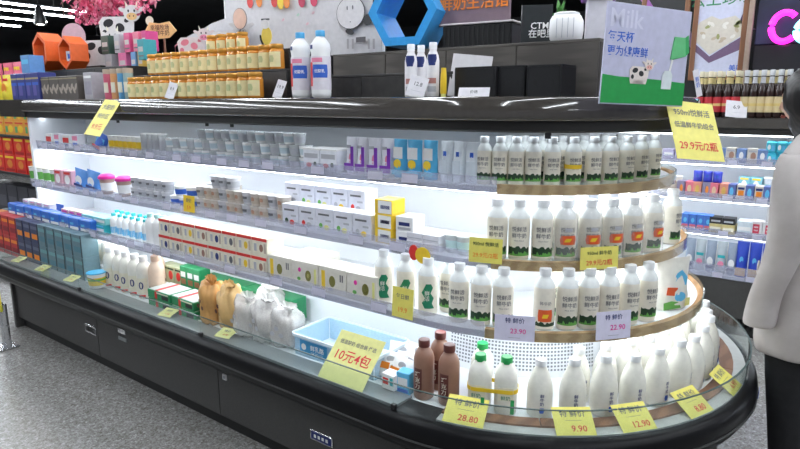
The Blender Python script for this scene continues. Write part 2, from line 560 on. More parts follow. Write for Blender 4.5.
STEELG = mat('deck_edge_grey', (.30, .32, .33), .35, .3)
part('deck_edge', straight_bar(((.85, .4985), (.950, .4985), (.950, .512), (.85, .506)), STEELG, XL, CX), label='grey metal deck edge')
wood_n = 8
part('deck_ledge', sweep(((.905, .4985), (.950, .4985), (.950, .507), (.905, .507)), mat('ledge_silver', (.55, .55, .54), .3, .2), phi0=.17, phi1=PI, straight=False, back=False), label='pale ledge inside the glass')
for i in range(wood_n):
    a = .17 + (PI - .17) * i / wood_n; b = .17 + (PI - .17) * (i + 1) / wood_n
    part('deck_board', sweep(((.855, .4985), (.905, .4985), (.905, .514), (.855, .514)), WOODD, phi0=a + .002, phi1=b - .002, straight=False, back=False), label='brown wooden deck edge board')
# glass guard in panes
for a, b in ((XL, -3.42), (-3.42, -2.28), (-2.28, CX)):
    g = part('glass_pane', straight_bar(((.956, .50), (.962, .50), (.962, .598), (.956, .598)), GLASS, a + .002, b - .002))
    subpart('glass_edge', straight_bar(((.956, .598), (.962, .598), (.962, .6005), (.956, .6005)), GLASSE, a + .002, b - .002), g)
    subpart('glass_clip', box(.02, .016, .02, BLACK, .002), g, (b, CY - .959, .502))
for a, b in ((0, PI / 4), (PI / 4, PI / 2), (PI / 2, PI * .75), (PI * .75, PI)):
    g = part('glass_pane', sweep(((.956, .50), (.962, .50), (.962, .598), (.956, .598)), GLASS, phi0=a + .002, phi1=b - .002, straight=False, back=False))
    subpart('glass_edge', sweep(((.956, .598), (.962, .598), (.962, .6005), (.956, .6005)), GLASSE, phi0=a + .002, phi1=b - .002, straight=False, back=False), g)
part('spine_panel', sweep(((.10, .498), (.28, .498), (.28, 1.455), (.10, 1.455)), BACKW), label='white inner back panel')
part('plenum_panel', sweep(((.30, .4985), (.52, .4985), (.50, .70), (.30, .72)), BACKW), label='low white perforated inner panel')
# perforated panel low on the round end
hole = plate(rect(.006, .006), .001, mat('perforation', (.22, .24, .28), .8))
pm = bmesh.new()
for i in range(44):
    for j in range(13):
        phi = -.08 + i * .0265
        for zc in ((.53 + j * .0145),):
            x, y = cap_pt(.5215 - (zc - .4985) * .099, phi) if phi > 0 else (CX + phi * .52, CY - (.5215 - (zc - .4985) * .099))
            c, s = (math.cos(phi), math.sin(phi)) if phi > 0 else (1, 0)
            q = [pm.verts.new((x + u * c * .0038, y + u * s * .0038, zc + v * .0038)) for u, v in ((-1, -1), (1, -1), (1, 1), (-1, 1))]
            pm.faces.new(q)
o = part('perforation', finish(pm, 'perforation', MATS['perforation'], 0)); o['kind'] = 'stuff'
# three shelves
SH = [(1.238, .625, 'upper'), (.980, .69, 'middle'), (.752, .77, 'lower')]
PHW = .30
for zb, R, nm in SH:
    s = part('shelf', sweep(((.28, zb + .004), (R - .012, zb + .004), (R - .012, zb + .022), (.28, zb + .022)), SHELFW))
    subpart('shelf_front', straight_bar(((R - .012, zb), (R, zb), (R, zb + .022), (R - .012, zb + .022)), SHELFW, XL, CX), s)
    subpart('shelf_front', sweep(((R - .012, zb), (R, zb), (R, zb + .022), (R - .012, zb + .022)), SHELFW, phi0=0, phi1=PHW, straight=False, back=False), s)
    subpart('wood_edge', sweep(((R - .02, zb - .004), (R, zb - .004), (R, zb + .030), (R - .02, zb + .030)), WOOD, phi0=PHW, phi1=PI, straight=False, back=False), s)
    subpart('clear_lip', straight_bar(((R + .001, zb), (R + .004, zb), (R + .010, zb + .058), (R + .007, zb + .058)), LIP, XL, CX), s)
    subpart('clear_lip', sweep(((R + .001, zb), (R + .004, zb), (R + .010, zb + .058), (R + .007, zb + .058)), LIP, phi0=0, phi1=PHW, straight=False, back=False), s)
    subpart('clear_lip', sweep(((R + .001, zb - .002), (R + .005, zb - .002), (R + .005, zb + .045), (R + .001, zb + .045)), GLASS, phi0=PHW, phi1=PI, straight=False, back=False), s)
    subpart('led_strip', sweep(((R - .075, zb - .010), (R - .045, zb - .010), (R - .045, zb + .003), (R - .075, zb + .003)), LEDM), s)
    tagm = plate(rect(.075, .036), .001, TAG)
    tagi = plate(rect(.05, .003), .0005, INK)
    k = 0
    x = XL + .12
    while x < CX - .05:
        subpart('price_tag', tagm, s, (x, CY - R - .0115, zb + .012), (-.1, 0, 0))
        x += random.choice((.17, .21, .26, .32))
# canopy
cp = part('canopy', sweep(((.10, 1.456), (.60, 1.456), (.60, 1.568), (.10, 1.568)), FASCIAD))
subpart('fascia', sweep(((.598, 1.490), (.690, 1.490), (.700, 1.496), (.703, 1.505), (.699, 1.530), (.693, 1.555), (.688, 1.566), (.680, 1.571), (.598, 1.571)), FASCIA, smooth=60), cp)
subpart('fascia_skirt', sweep(((.598, 1.452), (.668, 1.452), (.676, 1.458), (.676, 1.492), (.598, 1.492)), FASCIAD), cp)
subpart('led_strip', sweep(((.56, 1.4515), (.59, 1.4515), (.59, 1.4585), (.56, 1.4585)), LEDC), cp)
subpart('canopy_end', slab(-4.95, XL, CY - .69, CY + .69, 1.455, 1.571, FASCIA), cp)
for px in (118, 207, 232, 548):   # little clips hanging under the canopy
    subpart('clip', box(.02, .01, .02, BLACK, .002), cp, (x_at(px, 1.86, 1.44), 1.86, 1.436))
# end plate of the shelves at the far left
part('shelf_end_panel', slab(XL - .03, XL, CY - .66, CY + .66, .50, 1.455, BACKW))
# fittings on the body
YB = CY - .8825
def fit(px, py, w_, h_, m, name, label, depth=.006, inner=None):
    x, z = x_at(px, YB, .25), 0
    z = z_at(px, py, YB); x = x_at(px, YB, z)
    o = part(name, box(w_, depth, h_, m, .001), label=label)
    o.location = (x - RO.x, YB - RO.y - depth / 2 + .001, z - h_ / 2)
    return o
CHROME = mat('chrome', (.65, .66, .68), .25, .9)
o = fit(91, 329, .125, .055, CHROME, 'socket_plate', 'chrome framed socket plate')
for dx in (-.036, 0, .036): subpart('socket', box(.03, .004, .032, BLACK, .001), o, (dx, -.004, .011))
o = fit(122, 331, .08, .03, CHROME, 'sticker', 'white sticker'); o = fit(123, 339, .085, .02, STEELG, 'sticker', 'grey sticker')
o = fit(225, 377, .03, .028, WHITE, 'switch', 'small white switch')
subpart('rocker', box(.012, .004, .014, GREYP, .001), o, (0, -.004, .007))
o = fit(322, 438, .125, .045, CHROME, 'name_plate', 'chrome rimmed blue name plate')
subpart('plate_face', box(.112, .003, .034, NAVY, .001), o, (0, -.004, .0055))
for k in range(4): subpart('pale_mark', box(.012, .001, .014, WHITE, 0), o, (-.033 + .022 * k, -.0058, .016))
sp = part('blue_sticker', box(.002, .05, .03, mat('sticker_blue', (.06, .10, .35), .3), .0005), label='blue and white sticker on the rail')
x, y = cap_pt(1.0005, cap_phi(758, .998, .46)); sp.location = (x - RO.x, y - RO.y, .445); sp.rotation_euler = (0, 0, cap_phi(758, .998, .46) - PI / 2)

# ================================================================== THE REAR COOLER
YR = 4.42
RR = Vector((.2, YR + .3, 0))
rear = thing('wall_cooler', 'straight dark wall cooler behind the aisle with four lit shelves of small packs', 'cooler', RR)
def rpart(name, me, label=None): return link(name, me, rear, (-RR.x, -RR.y, 0), (0, 0, 0), label)
X0, X1 = -2.4, 3.4
rpart('kick_plate', slab(X0, X1, YR + .04, YR + .8, 0, .06, KICK))
rpart('base_panel', slab(X0, X1, YR, YR + .8, .13, .385, CASEG))
gm = box(.012, .02, .07, KICK, .002)
for i in range(int((X1 - X0) / .03)):
    link('vent_slat', gm, rear, (X0 + .015 + i * .03 - RR.x, YR + .015 - RR.y, .06))
rpart('back_panel', slab(X0, X1, YR + .62, YR + .8, .385, 1.40, BACKW))
RSH = []
for py0, py1, dy, nm in ((262, 275, 0, 'deck'), (227, 234, .06, 'shelf'), (192, 199.5, .09, 'shelf'), (156, 164, .12, 'shelf')):
    Yf = YR + dy
    z0, z1 = z_at(700, py1, Yf), z_at(700, py0, Yf)
    RSH.append((Yf, z0))
    s = rpart(nm, slab(X0, X1, Yf, YR + .62, z0, z0 + .02, SHELFW))
    link('clear_lip', slab(X0, X1, Yf - .006, Yf - .002, z0, z1, LIP), s)
    if nm == 'shelf': link('led_strip', slab(X0, X1, Yf + .03, Yf + .055, z0 - .01, z0, LEDM), s)
    for x in (-.62, -.42, -.25, .1, .45, .9): link('price_tag', box(.06, .002, .035, TAG, 0), s, (x, Yf - .008, z0 + .004))
zc0, zc1 = z_at(720, 134.5, YR + .05), z_at(720, 118, YR + .05)
rpart('canopy', slab(X0, X1, YR + .07, YR + .8, zc0, zc1, FASCIAD))
rpart('fascia', slab(X0, X1, YR + .05, YR + .08, zc0 + .045, zc1 + .002, FASCIA))
rpart('led_strip', slab(X0, X1, YR + .14, YR + .165, zc0 - .01, zc0, LEDM))
ZTOP_REAR = zc1

# ================================================================== PRODUCTS
def pos_on(px, r, z):
    if px < pix((CX, CY - r, z))[0]: return x_at(px, CY - r, z), CY - r, 0.
    p = cap_phi(px, r, z); x, y = cap_pt(r, p); return x, y, p
BP = ((.030, 0), (.0355, .005), (.037, .018), (.037, .140), (.0360, .154), (.0315, .170), (.0235, .183), (.0185, .189), (.0185, .197))
def bottle(name, kind, body=MILK, cap=CAPW, cat='bottle'):
    p = Proto(name, cat)
    r = .037
    if kind in ('grass', 'band', 'bag', 'red', 'green'):
        p.add('body', lathe(((.030, 0), (.0355, .005), (.037, .018), (.037, .140), (.0360, .154)), body, 20))
        p.add('neck', lathe(((.0360, .154), (.0315, .170), (.0235, .183), (.0185, .189), (.0185, .197)), NECK, 20))
    else:
        p.add('body', lathe(BP, body, 20))
    p.add('cap', lathe(((.0202, .193), (.0208, .195), (.0208, .215), (.0195, .218), (.0, .2185)), cap, 16))
    if kind in ('grass', 'band', 'bag'):
        i = p.add('label_print', jag(r, .0004, .026, .058, -1.15, 1.15, GRASS, seed=3))
        p.add('grass_print', jag(r, .0008, .022, .040, -1.2, 1.2, GRASSL, amp=.8, n=22, seed=5), par=i)
        p.add('lettering', text('悦鲜活', .0185, INK, bend=r + .0006, bold=.0003), (0, 0, .116), par=i)
        p.add('lettering', text('鲜牛奶', .0185, INK, bend=r + .0006, bold=.0003), (0, 0, .093), par=i)
        p.add('small_print', text('MILK 950ml', .007, INK, bend=r + .0006), (0, 0, .076), par=i)
    if kind == 'band':
        p.add('yellow_band', lathe(((r + .0012, .078), (r + .0014, .079), (r + .0014, .096), (r + .0012, .097)), YELO, 20), label='yellow paper band')
    if kind == 'bag':
        p.add('plastic_bag', lathe(((.0425, .0), (.0420, .03), (.0405, .08), (.040, .13), (.0385, .155), (.034, .178), (.026, .193)), FILM, 12, sq=.25), label='loose clear plastic bag')
        q = p.add('red_label', curved(((-.62, .62, .066), (-.7, .7, .082), (-.6, .62, .098)), r, .0060, REDO), label='bright red label')
        p.add('label_mark', curved(((-.35, .1, .076), (-.2, .3, .088)), r, .0066, YELO), par=q)
        p.add('brand_dot', curved(((-.3, .3, .112), (-.3, .3, .124)), r, .0052, GREYP), par=q)
    if kind == 'red':
        i = p.add('red_label', curved(((-.65, .65, .035), (-.7, .7, .055), (-.65, .65, .078)), r, .0006, REDO), label='red label')
        p.add('label_mark', curved(((-.3, .2, .048), (-.2, .35, .062)), r, .0010, YELO), par=i)
        p.add('grass_print', jag(r, .0008, .018, .036, -1.2, 1.2, GRASS, amp=.6, seed=8), par=i)
        p.add('lettering', text('鲜牛奶', .014, INK, bend=r + .0006), (0, 0, .10), par=i)
    if kind == 'green':
        i = p.add('green_print', curved(((-.25, .75, .03), (-.55, .5, .05), (-.2, .7, .07), (-.6, .35, .09), (-.3, .6, .11), (-.1, .4, .125)), r, .0006, DGREEN))
        p.add('lettering', text('鲜\n活', .02, MILKW, bend=r + .0010, bold=.0004), (0, 0, .078), par=i)
    if kind == 'blue':
        i = p.add('lettering', text('鲜\n牛\n奶', .013, NAVY, bend=r + .0005, bold=.0002), rot=(0, 0, .35), loc=(0, 0, .085))
        p.add('emblem', curved(((-.16, .16, .030), (-.22, .22, .040), (-.16, .16, .050)), r, .0006, BLUE), rot=(0, 0, .35))
    if kind == 'choc':
        i = p.add('label_print', curved(((-.55, .35, .03), (-.55, .35, .12)), r, .0005, BROWND))
        p.add('lettering', text('巧\n克\n力', .022, CREAM, bend=r + .001, bold=.0003), (0, 0, .075), rot=(0, 0, -.1), par=i)
    return p
B_grass = bottle('milk_bottle', 'grass')
B_band = bottle('milk_bottle', 'band')
B_bag = bottle('bagged_milk_bottle', 'bag')
B_red = bottle('milk_bottle', 'red')
B_green = bottle('milk_bottle', 'green')
B_blue = Proto('fresh_milk_bottle', 'bottle')
B_blue.add('body', lathe(((.036, 0), (.0435, .006), (.045, .02), (.0455, .09), (.043, .118), (.035, .148), (.025, .172), (.0185, .184), (.0180, .192)), MILKW, 20))
B_blue.add('cap', lathe(((.0198, .188), (.0205, .190), (.0205, .208), (.019, .211), (0, .2115)), CAPW, 16))
h = B_blue.add('lettering', text('鲜\n牛\n奶', .015, NAVY, bend=.0462, bold=.0002), rot=(0, 0, .3), loc=(0, 0, .075))
B_blue.add('emblem', curved(((-.14, .14, .026), (-.2, .2, .036), (-.14, .14, .046)), .0452, .0008, BLUE), rot=(0, 0, .3))
B_choc = bottle('chocolate_milk_bottle', 'choc', BROWN, BROWND)
# --- rounded end, upper shelf
g = 'white milk bottles on the upper round shelf'
for i, px in enumerate((484, 500, 516, 533, 552, 573, 593, 610, 626, 640, 653)):
    x, y, p = pos_on(px, .565, 1.33)
    q = B_band if i == 5 else B_grass
    lb = 'milk bottle with a yellow band, upper round shelf' if i == 5 else 'white milk bottle with grass print, %s from left on upper round shelf' % ORD[i]
    q.put(lb, (x, y, 1.2605), p * .75 + .15, g, s=.79)
for i, px in enumerate((508, 524, 542, 561, 583, 603, 619)):
    x, y, p = pos_on(px, .49, 1.33)
    B_grass.put('white milk bottle, %s from left in rear row on upper round shelf' % ORD[i], (x, y, 1.2605), p, 'rear bottles on the upper round shelf', s=.80)
# --- rounded end, middle shelf
g = 'milk bottles on the middle round shelf'
for i, px in enumerate((497, 519, 542, 565, 589, 611, 631, 651, 671)):
    x, y, p = pos_on(px, .635, 1.09)
    if 3 <= i <= 7: B_bag.put('bottle in clear bag with red label, %s from left on middle round shelf' % ORD[i], (x, y, 1.0025), p * .8 + .12, g)
    else: B_grass.put('cream milk bottle with green grass print, %s from left on middle round shelf' % ORD[i], (x, y, 1.0025), p * .8 + .12, g)
for i, px in enumerate((555, 580, 602, 622, 640)):
    x, y, p = pos_on(px, .545, 1.09)
    B_grass.put('cream milk bottle, %s from left in rear row on middle round shelf' % ORD[i], (x, y, 1.0025), p, 'rear bottles on the middle round shelf')
# --- rounded end, lower shelf
g = 'milk bottles on the lower shelf'
for i, (px, q, nm) in enumerate(((384, B_green, 'with dark green print'), (406, B_green, 'with dark green print'), (428, B_green, 'with dark green print'), (449, B_grass, 'with lettering'), (459, B_grass, 'with lettering'), (481, B_grass, 'with lettering'), (503, B_grass, 'with lettering'))):
    x, y, p = pos_on(px, .705 if i != 3 else .63, .86)
    q.put('cream milk bottle %s, %s from left on lower shelf' % (nm, ORD[i]), (x, y, .7745), p + (.5 if i < 3 else .2), g, s=.99)
for i, px in enumerate((544, 567, 588, 608, 628, 646)):
    x, y, p = pos_on(px, .70, .86)
    (B_red if i == 0 else B_grass).put('milk bottle with red label, lower round shelf' if i == 0 else 'cream bottle with grass print, %s from left on lower round shelf' % ORD[i], (x, y, .7745), p * .8 + .1, 'milk bottles on the lower round shelf')
for i, px in enumerate((558, 590, 618)):
    x, y, p = pos_on(px, .60, .86)
    B_grass.put('cream milk bottle, %s from left in rear row on lower round shelf' % ORD[i], (x, y, .7745), p, 'rear bottles on the lower round shelf')
# colourful standing bag at the end of the lower shelf
p = Proto('milk_bag', 'bag')
p.add('bag', pouch(.135, .165, .075, MILKW, top=.06, seed=4))
i = p.add('blue_print', plate(((-.01, .075), (.035, .08), (.042, .105), (.02, .13), (.0, .12), (-.015, .1)), .0008, SKY), (0, -.036, 0), (-.12, 0, 0))
p.add('red_print', plate(((-.05, .055), (-.008, .048), (-.004, .075), (-.045, .08)), .0008, REDO), (0, -.039, 0), (-.08, 0, 0))
p.add('blue_print', plate(oval(.022, .016, .005, .045), .0008, SKY), (0, -.0392, 0), (-.05, 0, 0))
p.add('green_print', plate(((-.06, .006), (.01, .008), (.0, .028), (-.03, .034), (-.062, .03)), .0008, GRASSL), (0, -.0385, 0))
p.add('yellow_print', plate(((.025, .012), (.045, .014), (.045, .04), (.028, .038)), .0008, YELP), (0, -.0375, 0))
x, y, ph = pos_on(671, .685, .85)
p.put('plump white milk bag with blue, red and green print on lower round shelf', (x, y, .775), ph * .75 - .1, s=1.18)
x, y, ph = pos_on(684, .63, .85)
q = Proto('milk_bag', 'bag'); q.add('bag', pouch(.12, .17, .06, WHITE, top=.06, seed=9))
q.put('plain white milk bag behind the colourful bag on lower round shelf', (x, y, .775), ph * .7)
# --- deck of the rounded end
g = 'fresh milk bottles on the round deck'
p0 = cap_phi(540, .795, .60)
for rr, a0, pit, lab in ((.800, p0, .113, 'front row'), (.700, p0 + .215, .105, 'second row'), (.606, p0 + .56, .101, 'third row')):
    k = 0; a = a0
    while a < 2.3 and k < len(ORD):
        x, y = cap_pt(rr + random.uniform(-.005, .005), a)
        B_blue.put('white fresh milk bottle, %s from left in %s on round deck' % (ORD[k], lab), (x, y, .4985), a * .9 + random.uniform(-.35, .25), g + ' ' + lab, s=.96 + .05 * (k % 3) / 2)
        a += (pit + random.uniform(-.004, .006)) / rr; k += 1
# chocolate milk and green-capped jugs
for px, rr, lab in ((424, .815, 'left one in front'), (440, .72, 'standing behind the other two'), (449, .81, 'right one in front')):
    x, y, p = pos_on(px, rr, .6)
    B_choc.put('brown chocolate milk bottle on the deck, %s' % lab, (x, y, .4985), p, 'chocolate milk bottles', s=1.02)
p = Proto('milk_jug', 'jug')
p.add('body', lathe(((.030, 0), (.036, .006), (.038, .02), (.038, .125), (.035, .145), (.026, .162), (.018, .170), (.017, .178)), MILKW, 20, sq=.5))
p.add('cap', lathe(((.019, .174), (.0195, .176), (.0195, .194), (.018, .197), (0, .1975)), CAPG, 16))
h = p.add('label_print', plate(rect(.05, .045, 0, .055), .0006, CREAM), (0, -.0388, 0))
p.add('lettering', text('鲜奶', .016, DGREEN, bold=.0003), (0, -.0396, .083), par=h)
p.add('green_print', plate(rect(.012, .05, .022, .03), .0006, CAPG), (0, -.0396, 0), par=h)
p.add('handle', tube([(0, .034, .06), (0, .048, .07), (0, .050, .11), (0, .034, .13)], .006, MILKW), label='moulded rear handle')
for px, rr, lab in ((480, .80, 'front left'), (506, .795, 'front right'), (482, .70, 'behind the front left one')):
    x, y, ph = pos_on(px, rr, .6)
    p.put('white milk jug with green cap, %s on the deck' % lab, (x, y, .4985), ph + .05, 'green-capped milk jugs', s=1.03)
xa, ya, pa = pos_on(480, .80, .6); xb, yb, pb = pos_on(506, .795, .6)
mx, my = (xa + xb) / 2, (ya + yb) / 2
def loop_band(hw, hd, z0, z1, m, t=.0015, n=10, rad=.03):
    bm = bmesh.new(); R = []
    pts = []
    for cx_, cy_, a0 in ((hw - rad, hd - rad, 0), (-hw + rad, hd - rad, PI / 2), (-hw + rad, -hd + rad, PI), (hw - rad, -hd + rad, 1.5 * PI)):
        for i in range(n // 2 + 1):
            a = a0 + PI / 2 * i / (n // 2); pts.append((cx_ + rad * math.cos(a), cy_ + rad * math.sin(a), math.cos(a), math.sin(a)))
    for x, y, nx, ny in pts:
        R.append([bm.verts.new(v) for v in ((x, y, z0), (x + nx * t, y + ny * t, z0), (x + nx * t, y + ny * t, z1), (x, y, z1))])
    for i in range(len(R)):
        A, B = R[i], R[(i + 1) % len(R)]
        for k in range(4): bm.faces.new((A[k], A[(k + 1) % 4], B[(k + 1) % 4], B[k]))
    return finish(bm, 'band', m, 40)
dd = math.hypot(xb - xa, yb - ya)
tag(link('tape_band', loop_band(dd / 2 + .0415, .0415, .082, .096, YELO), None, (mx, my, .4985), (0, 0, math.atan2(yb - ya, xb - xa))),
    'yellow tape band strapping the two green-capped jugs together', 'tape')

# --- straight run: small packs
def cup(name, r0, r1, h_, bodym, lidm, printm=None, dome=False, cat='cup'):
    p = Proto(name, cat)
    p.add('body', lathe(((r0 * .9, 0), (r0, .002), (r1, h_ * .92), (r1, h_ * .95)), bodym, 16))
    if dome: p.add('lid', lathe(((r1 * 1.12, h_ * .92), (r1 * 1.16, h_ * .96), (r1 * 1.1, h_ * 1.08), (r1 * .7, h_ * 1.2), (0, h_ * 1.22)), lidm, 16))
    else: p.add('lid', lathe(((r1 * 1.06, h_ * .94), (r1 * 1.08, h_ * .96), (r1 * 1.06, h_), (0, h_ + .0008)), lidm, 16))
    if printm:
        rm = r0 + (r1 - r0) * .5
        p.add('label_print', lathe(((r0 + (r1 - r0) * .22 + .0006, h_ * .2), (r0 + (r1 - r0) * .72 + .0006, h_ * .7)), printm, 16))
    return p
def pack(name, w_, d_, h_, m, prints=(), cat='carton', bev=.002, top=None):
    """carton with printed panels: prints are (kind, x, z, sx, sz, material)"""
    p = Proto(name, cat, w_)
    p.add('box', box(w_, d_, h_, m, bev))
    yf = -d_ / 2 - .0008
    for k in prints:
        kind, x, z, sx, sz, pm_ = k[:6]
        if kind == 'r': p.add('label_print', plate(rect(sx, sz, x, z), .0008, pm_), (0, yf, 0))
        elif kind == 'o': p.add('round_print', plate(oval(sx, sz, x, z), .0010, pm_), (0, yf - .0003, 0))
        elif kind == 't': p.add('lettering', text(sz, sx, pm_, bold=.0003), (x, yf - .0005, z))
    if top: p.add('lid_panel', box(w_ * 1.01, d_ * 1.01, .008, top, .001), (0, 0, h_ - .006))
    return p
ZS1, ZS2, ZS3, ZD = 1.2605, 1.0025, .7745, .4985
# upper shelf
c_pk1 = pack('snack_pack', .07, .05, .09, C('pack_pale', .75, .74, .80), (('r', 0, .05, .06, .03, PINK), ('r', 0, .015, .05, .02, BLUE)))
c_pk2 = pack('snack_pack', .07, .05, .085, WHITE, (('r', 0, .03, .06, .035, RED), ('r', 0, .01, .05, .012, NAVY)))
row([c_pk1, c_pk2], 40, 84, 5, 1.93, ZS1, 'small pink, blue and white pack, {o} from left at end of upper shelf', 'small packs on the upper shelf', s=.95)
pb_ = Proto('blue_pouch', 'pouch')
pb_.add('bag', pouch(.11, .11, .05, BLUE, seed=2)); i = pb_.add('label_print', plate(rect(.07, .03, 0, .05), .0008, SKY), (0, -.024, 0), (-.15, 0, 0))
pb_.add('red_print', plate(rect(.09, .02, 0, .012), .0008, RED), (0, -.027, 0))
pb_.put('blue pouch leaning sideways beside the hanging yellow sign on upper shelf', (x_at(103, 1.92, 1.3), 1.90, ZS1), .2, tilt=(0, .35))
row(cup('yogurt_cup', .020, .027, .095, WHITE, WHITE, YELO), 112, 144, 7, 1.92, ZS1, 'white yogurt cup with yellow band, {o} from left on upper shelf', 'yellow-banded cups')
row(cup('yogurt_bottle', .022, .024, .12, CLEARP, WHITE, GREYP, cat='bottle'), 144, 167, 4, 1.92, ZS1, 'clear drinking yogurt cup with white lid, {o} from left on upper shelf', 'clear drinking cups')
cc1 = cup('yogurt_cup', .024, .030, .052, CLEARP, CLEARP, GREYP)
cc2 = cup('yogurt_cup', .024, .030, .052, WHITE, CLEARP, C('print_paleblue', .55, .66, .72))
row([cc1, cc2, cc2], 168, 311, 17, 1.91, ZS1, 'clear yogurt cup, {o} from left in lower tier on upper shelf', 'lower tier of clear cups', jrot=.4)
row([cc2, cc1], 168, 311, 17, 1.91, ZS1 + .0525, 'clear yogurt cup, {o} from left in middle tier on upper shelf', 'middle tier of clear cups', jrot=.4, jit=.001)
row([cc1, cc2, cc1], 200, 305, 12, 1.91, ZS1 + .105, 'clear yogurt cup, {o} from left in top tier on upper shelf', 'top tier of clear cups', jrot=.4, jit=.001)
row([cc2, cc1], 178, 330, 15, 2.0, ZS1, 'pale yogurt cup, {o} from left in rear row on upper shelf', 'rear row of cups on the upper shelf')
tub = pack('yogurt_tray', .085, .12, .095, C('tray_white', .80, .82, .88), (('o', -.012, .025, .014, .010, RED), ('o', .02, .03, .008, .010, GRASS), ('r', 0, .055, .07, .02, GREYP)), top=WHITE)
row(tub, 313, 347, 2, 1.93, ZS1, 'white boxed yogurt tray with strawberry print, {o} from left on upper shelf', 'white yogurt trays')
def spouch(name, w_, h_, t, m, bands, seed=1):
    p = Proto(name, 'pouch', w_); p.add('bag', pouch(w_, h_, t, m, seed=seed))
    for kind, x, z, sx, sz, pm_ in bands:
        v = z / h_
        y = -t / 2 * (1 - max(0, (v - .15) / .85) ** 1.6) - .0022
        if kind == 'r': p.add('label_print', plate(rect(sx, sz, x, z), .0008, pm_), (0, y, 0), (0, 0, 0))
        elif kind == 'o': p.add('round_print', plate(oval(sx, sz, x, z), .0008, pm_), (0, y - .0006, 0))
        else: p.add('lettering', text(sz, sx, pm_), (x, y - .001, z))
    return p
pp = spouch('yogurt_pouch', .075, .150, .045, C('pouch_white', .80, .80, .86), (('r', 0, .012, .066, .030, PURP), ('o', .012, .062, .014, .022, PINK), ('r', .022, .04, .020, .072, PURP), ('r', -.01, .105, .03, .012, GREYP)))
row(pp, 347, 394, 4, 1.915, ZS1, 'white and purple yogurt pouch, {o} from left on upper shelf', 'purple yogurt pouches', jrot=.15)
pp = spouch('yogurt_pouch', .085, .150, .045, C('pouch_sky', .10, .48, .78), (('r', 0, .075, .06, .045, WHITE), ('o', 0, .055, .024, .018, YELO), ('o', .01, .06, .012, .010, ORG), ('r', 0, .012, .07, .018, C('print_cyan', .05, .55, .80))), seed=5)
row(pp, 394, 438, 3, 1.915, ZS1, 'blue yogurt pouch with orange fruit, {o} from left on upper shelf', 'blue fruit yogurt pouches', jrot=.15)
pp = spouch('yogurt_pouch', .08, .150, .045, C('pouch_ice', .74, .79, .84), (('r', 0, .095, .02, .018, BLUE), ('r', 0, .03, .055, .05, C('print_icegrey', .60, .66, .72))), seed=6)
row(pp, 440, 479, 3, 1.915, ZS1, 'plain pale white yogurt pouch, {o} from left on upper shelf', 'pale yogurt pouches', jrot=.15)
# middle shelf
row(cup('yogurt_cup', .026, .031, .105, WHITE, CREAM, GRASSL), 32, 60, 4, 1.87, ZS2, 'white yogurt cup with green print, {o} from left on middle shelf', 'green-printed cups')
row([pack('snack_pack', .08, .05, .11, C('pack_rose', .62, .35, .42), (('o', 0, .05, .025, .03, WHITE), ('r', 0, .085, .06, .015, RED)))], 58, 77, 2, 1.87, ZS2, 'rose pack with round white print, {o} from left on middle shelf', 'rose packs')
pp = spouch('snack_pouch', .12, .13, .05, C('pouch_blue2', .10, .30, .72), (('o', 0, .06, .03, .03, WHITE), ('r', 0, .02, .08, .016, NAVY)), seed=8)
row(pp, 77, 101, 2, 1.87, ZS2, 'bright blue snack pouch, {o} from left on middle shelf', 'blue snack pouches', tilt=(0, .12))
mc = cup('dessert_cup', .026, .036, .085, C('cup_brownclear', .42, .30, .24), MAG, WHITE, dome=True)
row(mc, 101, 133, 2, 1.86, ZS2, 'dessert cup with bright magenta domed lid, {o} from left on middle shelf', 'magenta-lidded cups', s=1.2)
gq = cup('yogurt_cup', .028, .034, .0615, C('cup_greywhite', .60, .60, .63), C('cup_lidgrey', .66, .66, .68), GREYP)
gq.add('brand_print', curved(((-.5, .5, .03), (-.5, .5, .042)), .0318, .0012, INK))
bq = cup('yogurt_cup', .028, .034, .0615, C('cup_sand', .60, .54, .48), C('cup_lidsand', .66, .62, .58), BEIGE)
bq.add('fruit_print', curved(((-.3, .3, .026), (-.35, .35, .036), (-.2, .2, .044)), .0316, .0012, C('print_terra', .45, .24, .16)))
for t_, nm in ((0, 'lower'), (.0625, 'upper')):
    row([gq], 134, 173, 5, 1.88, ZS2 + t_, 'grey yogurt cup, {o} from left in %s tier on middle shelf' % nm, 'grey cups on the middle shelf', jrot=.02, jit=.001)
    row([gq, bq, bq], 200, 289, 11, 1.88, ZS2 + t_, 'beige yogurt cup, {o} from left in %s tier on middle shelf' % nm, 'beige cups on the middle shelf', jrot=.02, jit=.001)
row([gq], 214, 238, 3, 1.88, ZS2 + .125, 'grey cup, {o} from left standing on top of the beige cups', 'cups on top', jrot=.02, jit=.001)
row([gq, bq], 205, 285, 8, 1.985, ZS2, 'grey or beige cup, {o} from left in rear row on middle shelf', 'rear cups on the middle shelf', jrot=.02, jit=.001)
row([gq, bq], 210, 240, 4, 1.985, ZS2 + .0625, 'cup, {o} from left stacked in rear row on middle shelf', 'rear cups stacked', jrot=.02, jit=.001)
row(cup('yogurt_cup', .028, .034, .055, WHITE, WHITE, BLUE), 174, 199, 3, 1.87, ZS2, 'white cup with blue band, {o} from left in lower tier on middle shelf', 'blue-banded cups')
row(cup('yogurt_cup', .028, .034, .055, WHITE, WHITE, BLUE), 176, 199, 2, 1.87, ZS2 + .056, 'white cup with blue band, {o} from left in upper tier on middle shelf', 'blue-banded cups on top', jit=.001)
fr = []
for cc in ((RED, GRASS), (GREYP, RED), (YELP, GRASSL), (YELP, GRASSL), (YELO, GREYP)):
    fr.append(pack('fruit_yogurt_carton', .098, .09, .105, C('pack_bluewhite', .72, .73, .80), (('o', .01, .024, .014, .012, cc[0]), ('o', -.022, .03, .010, .012, cc[1]), ('r', -.005, .075, .06, .008, INK), ('r', .02, .05, .03, .008, GREYP))))
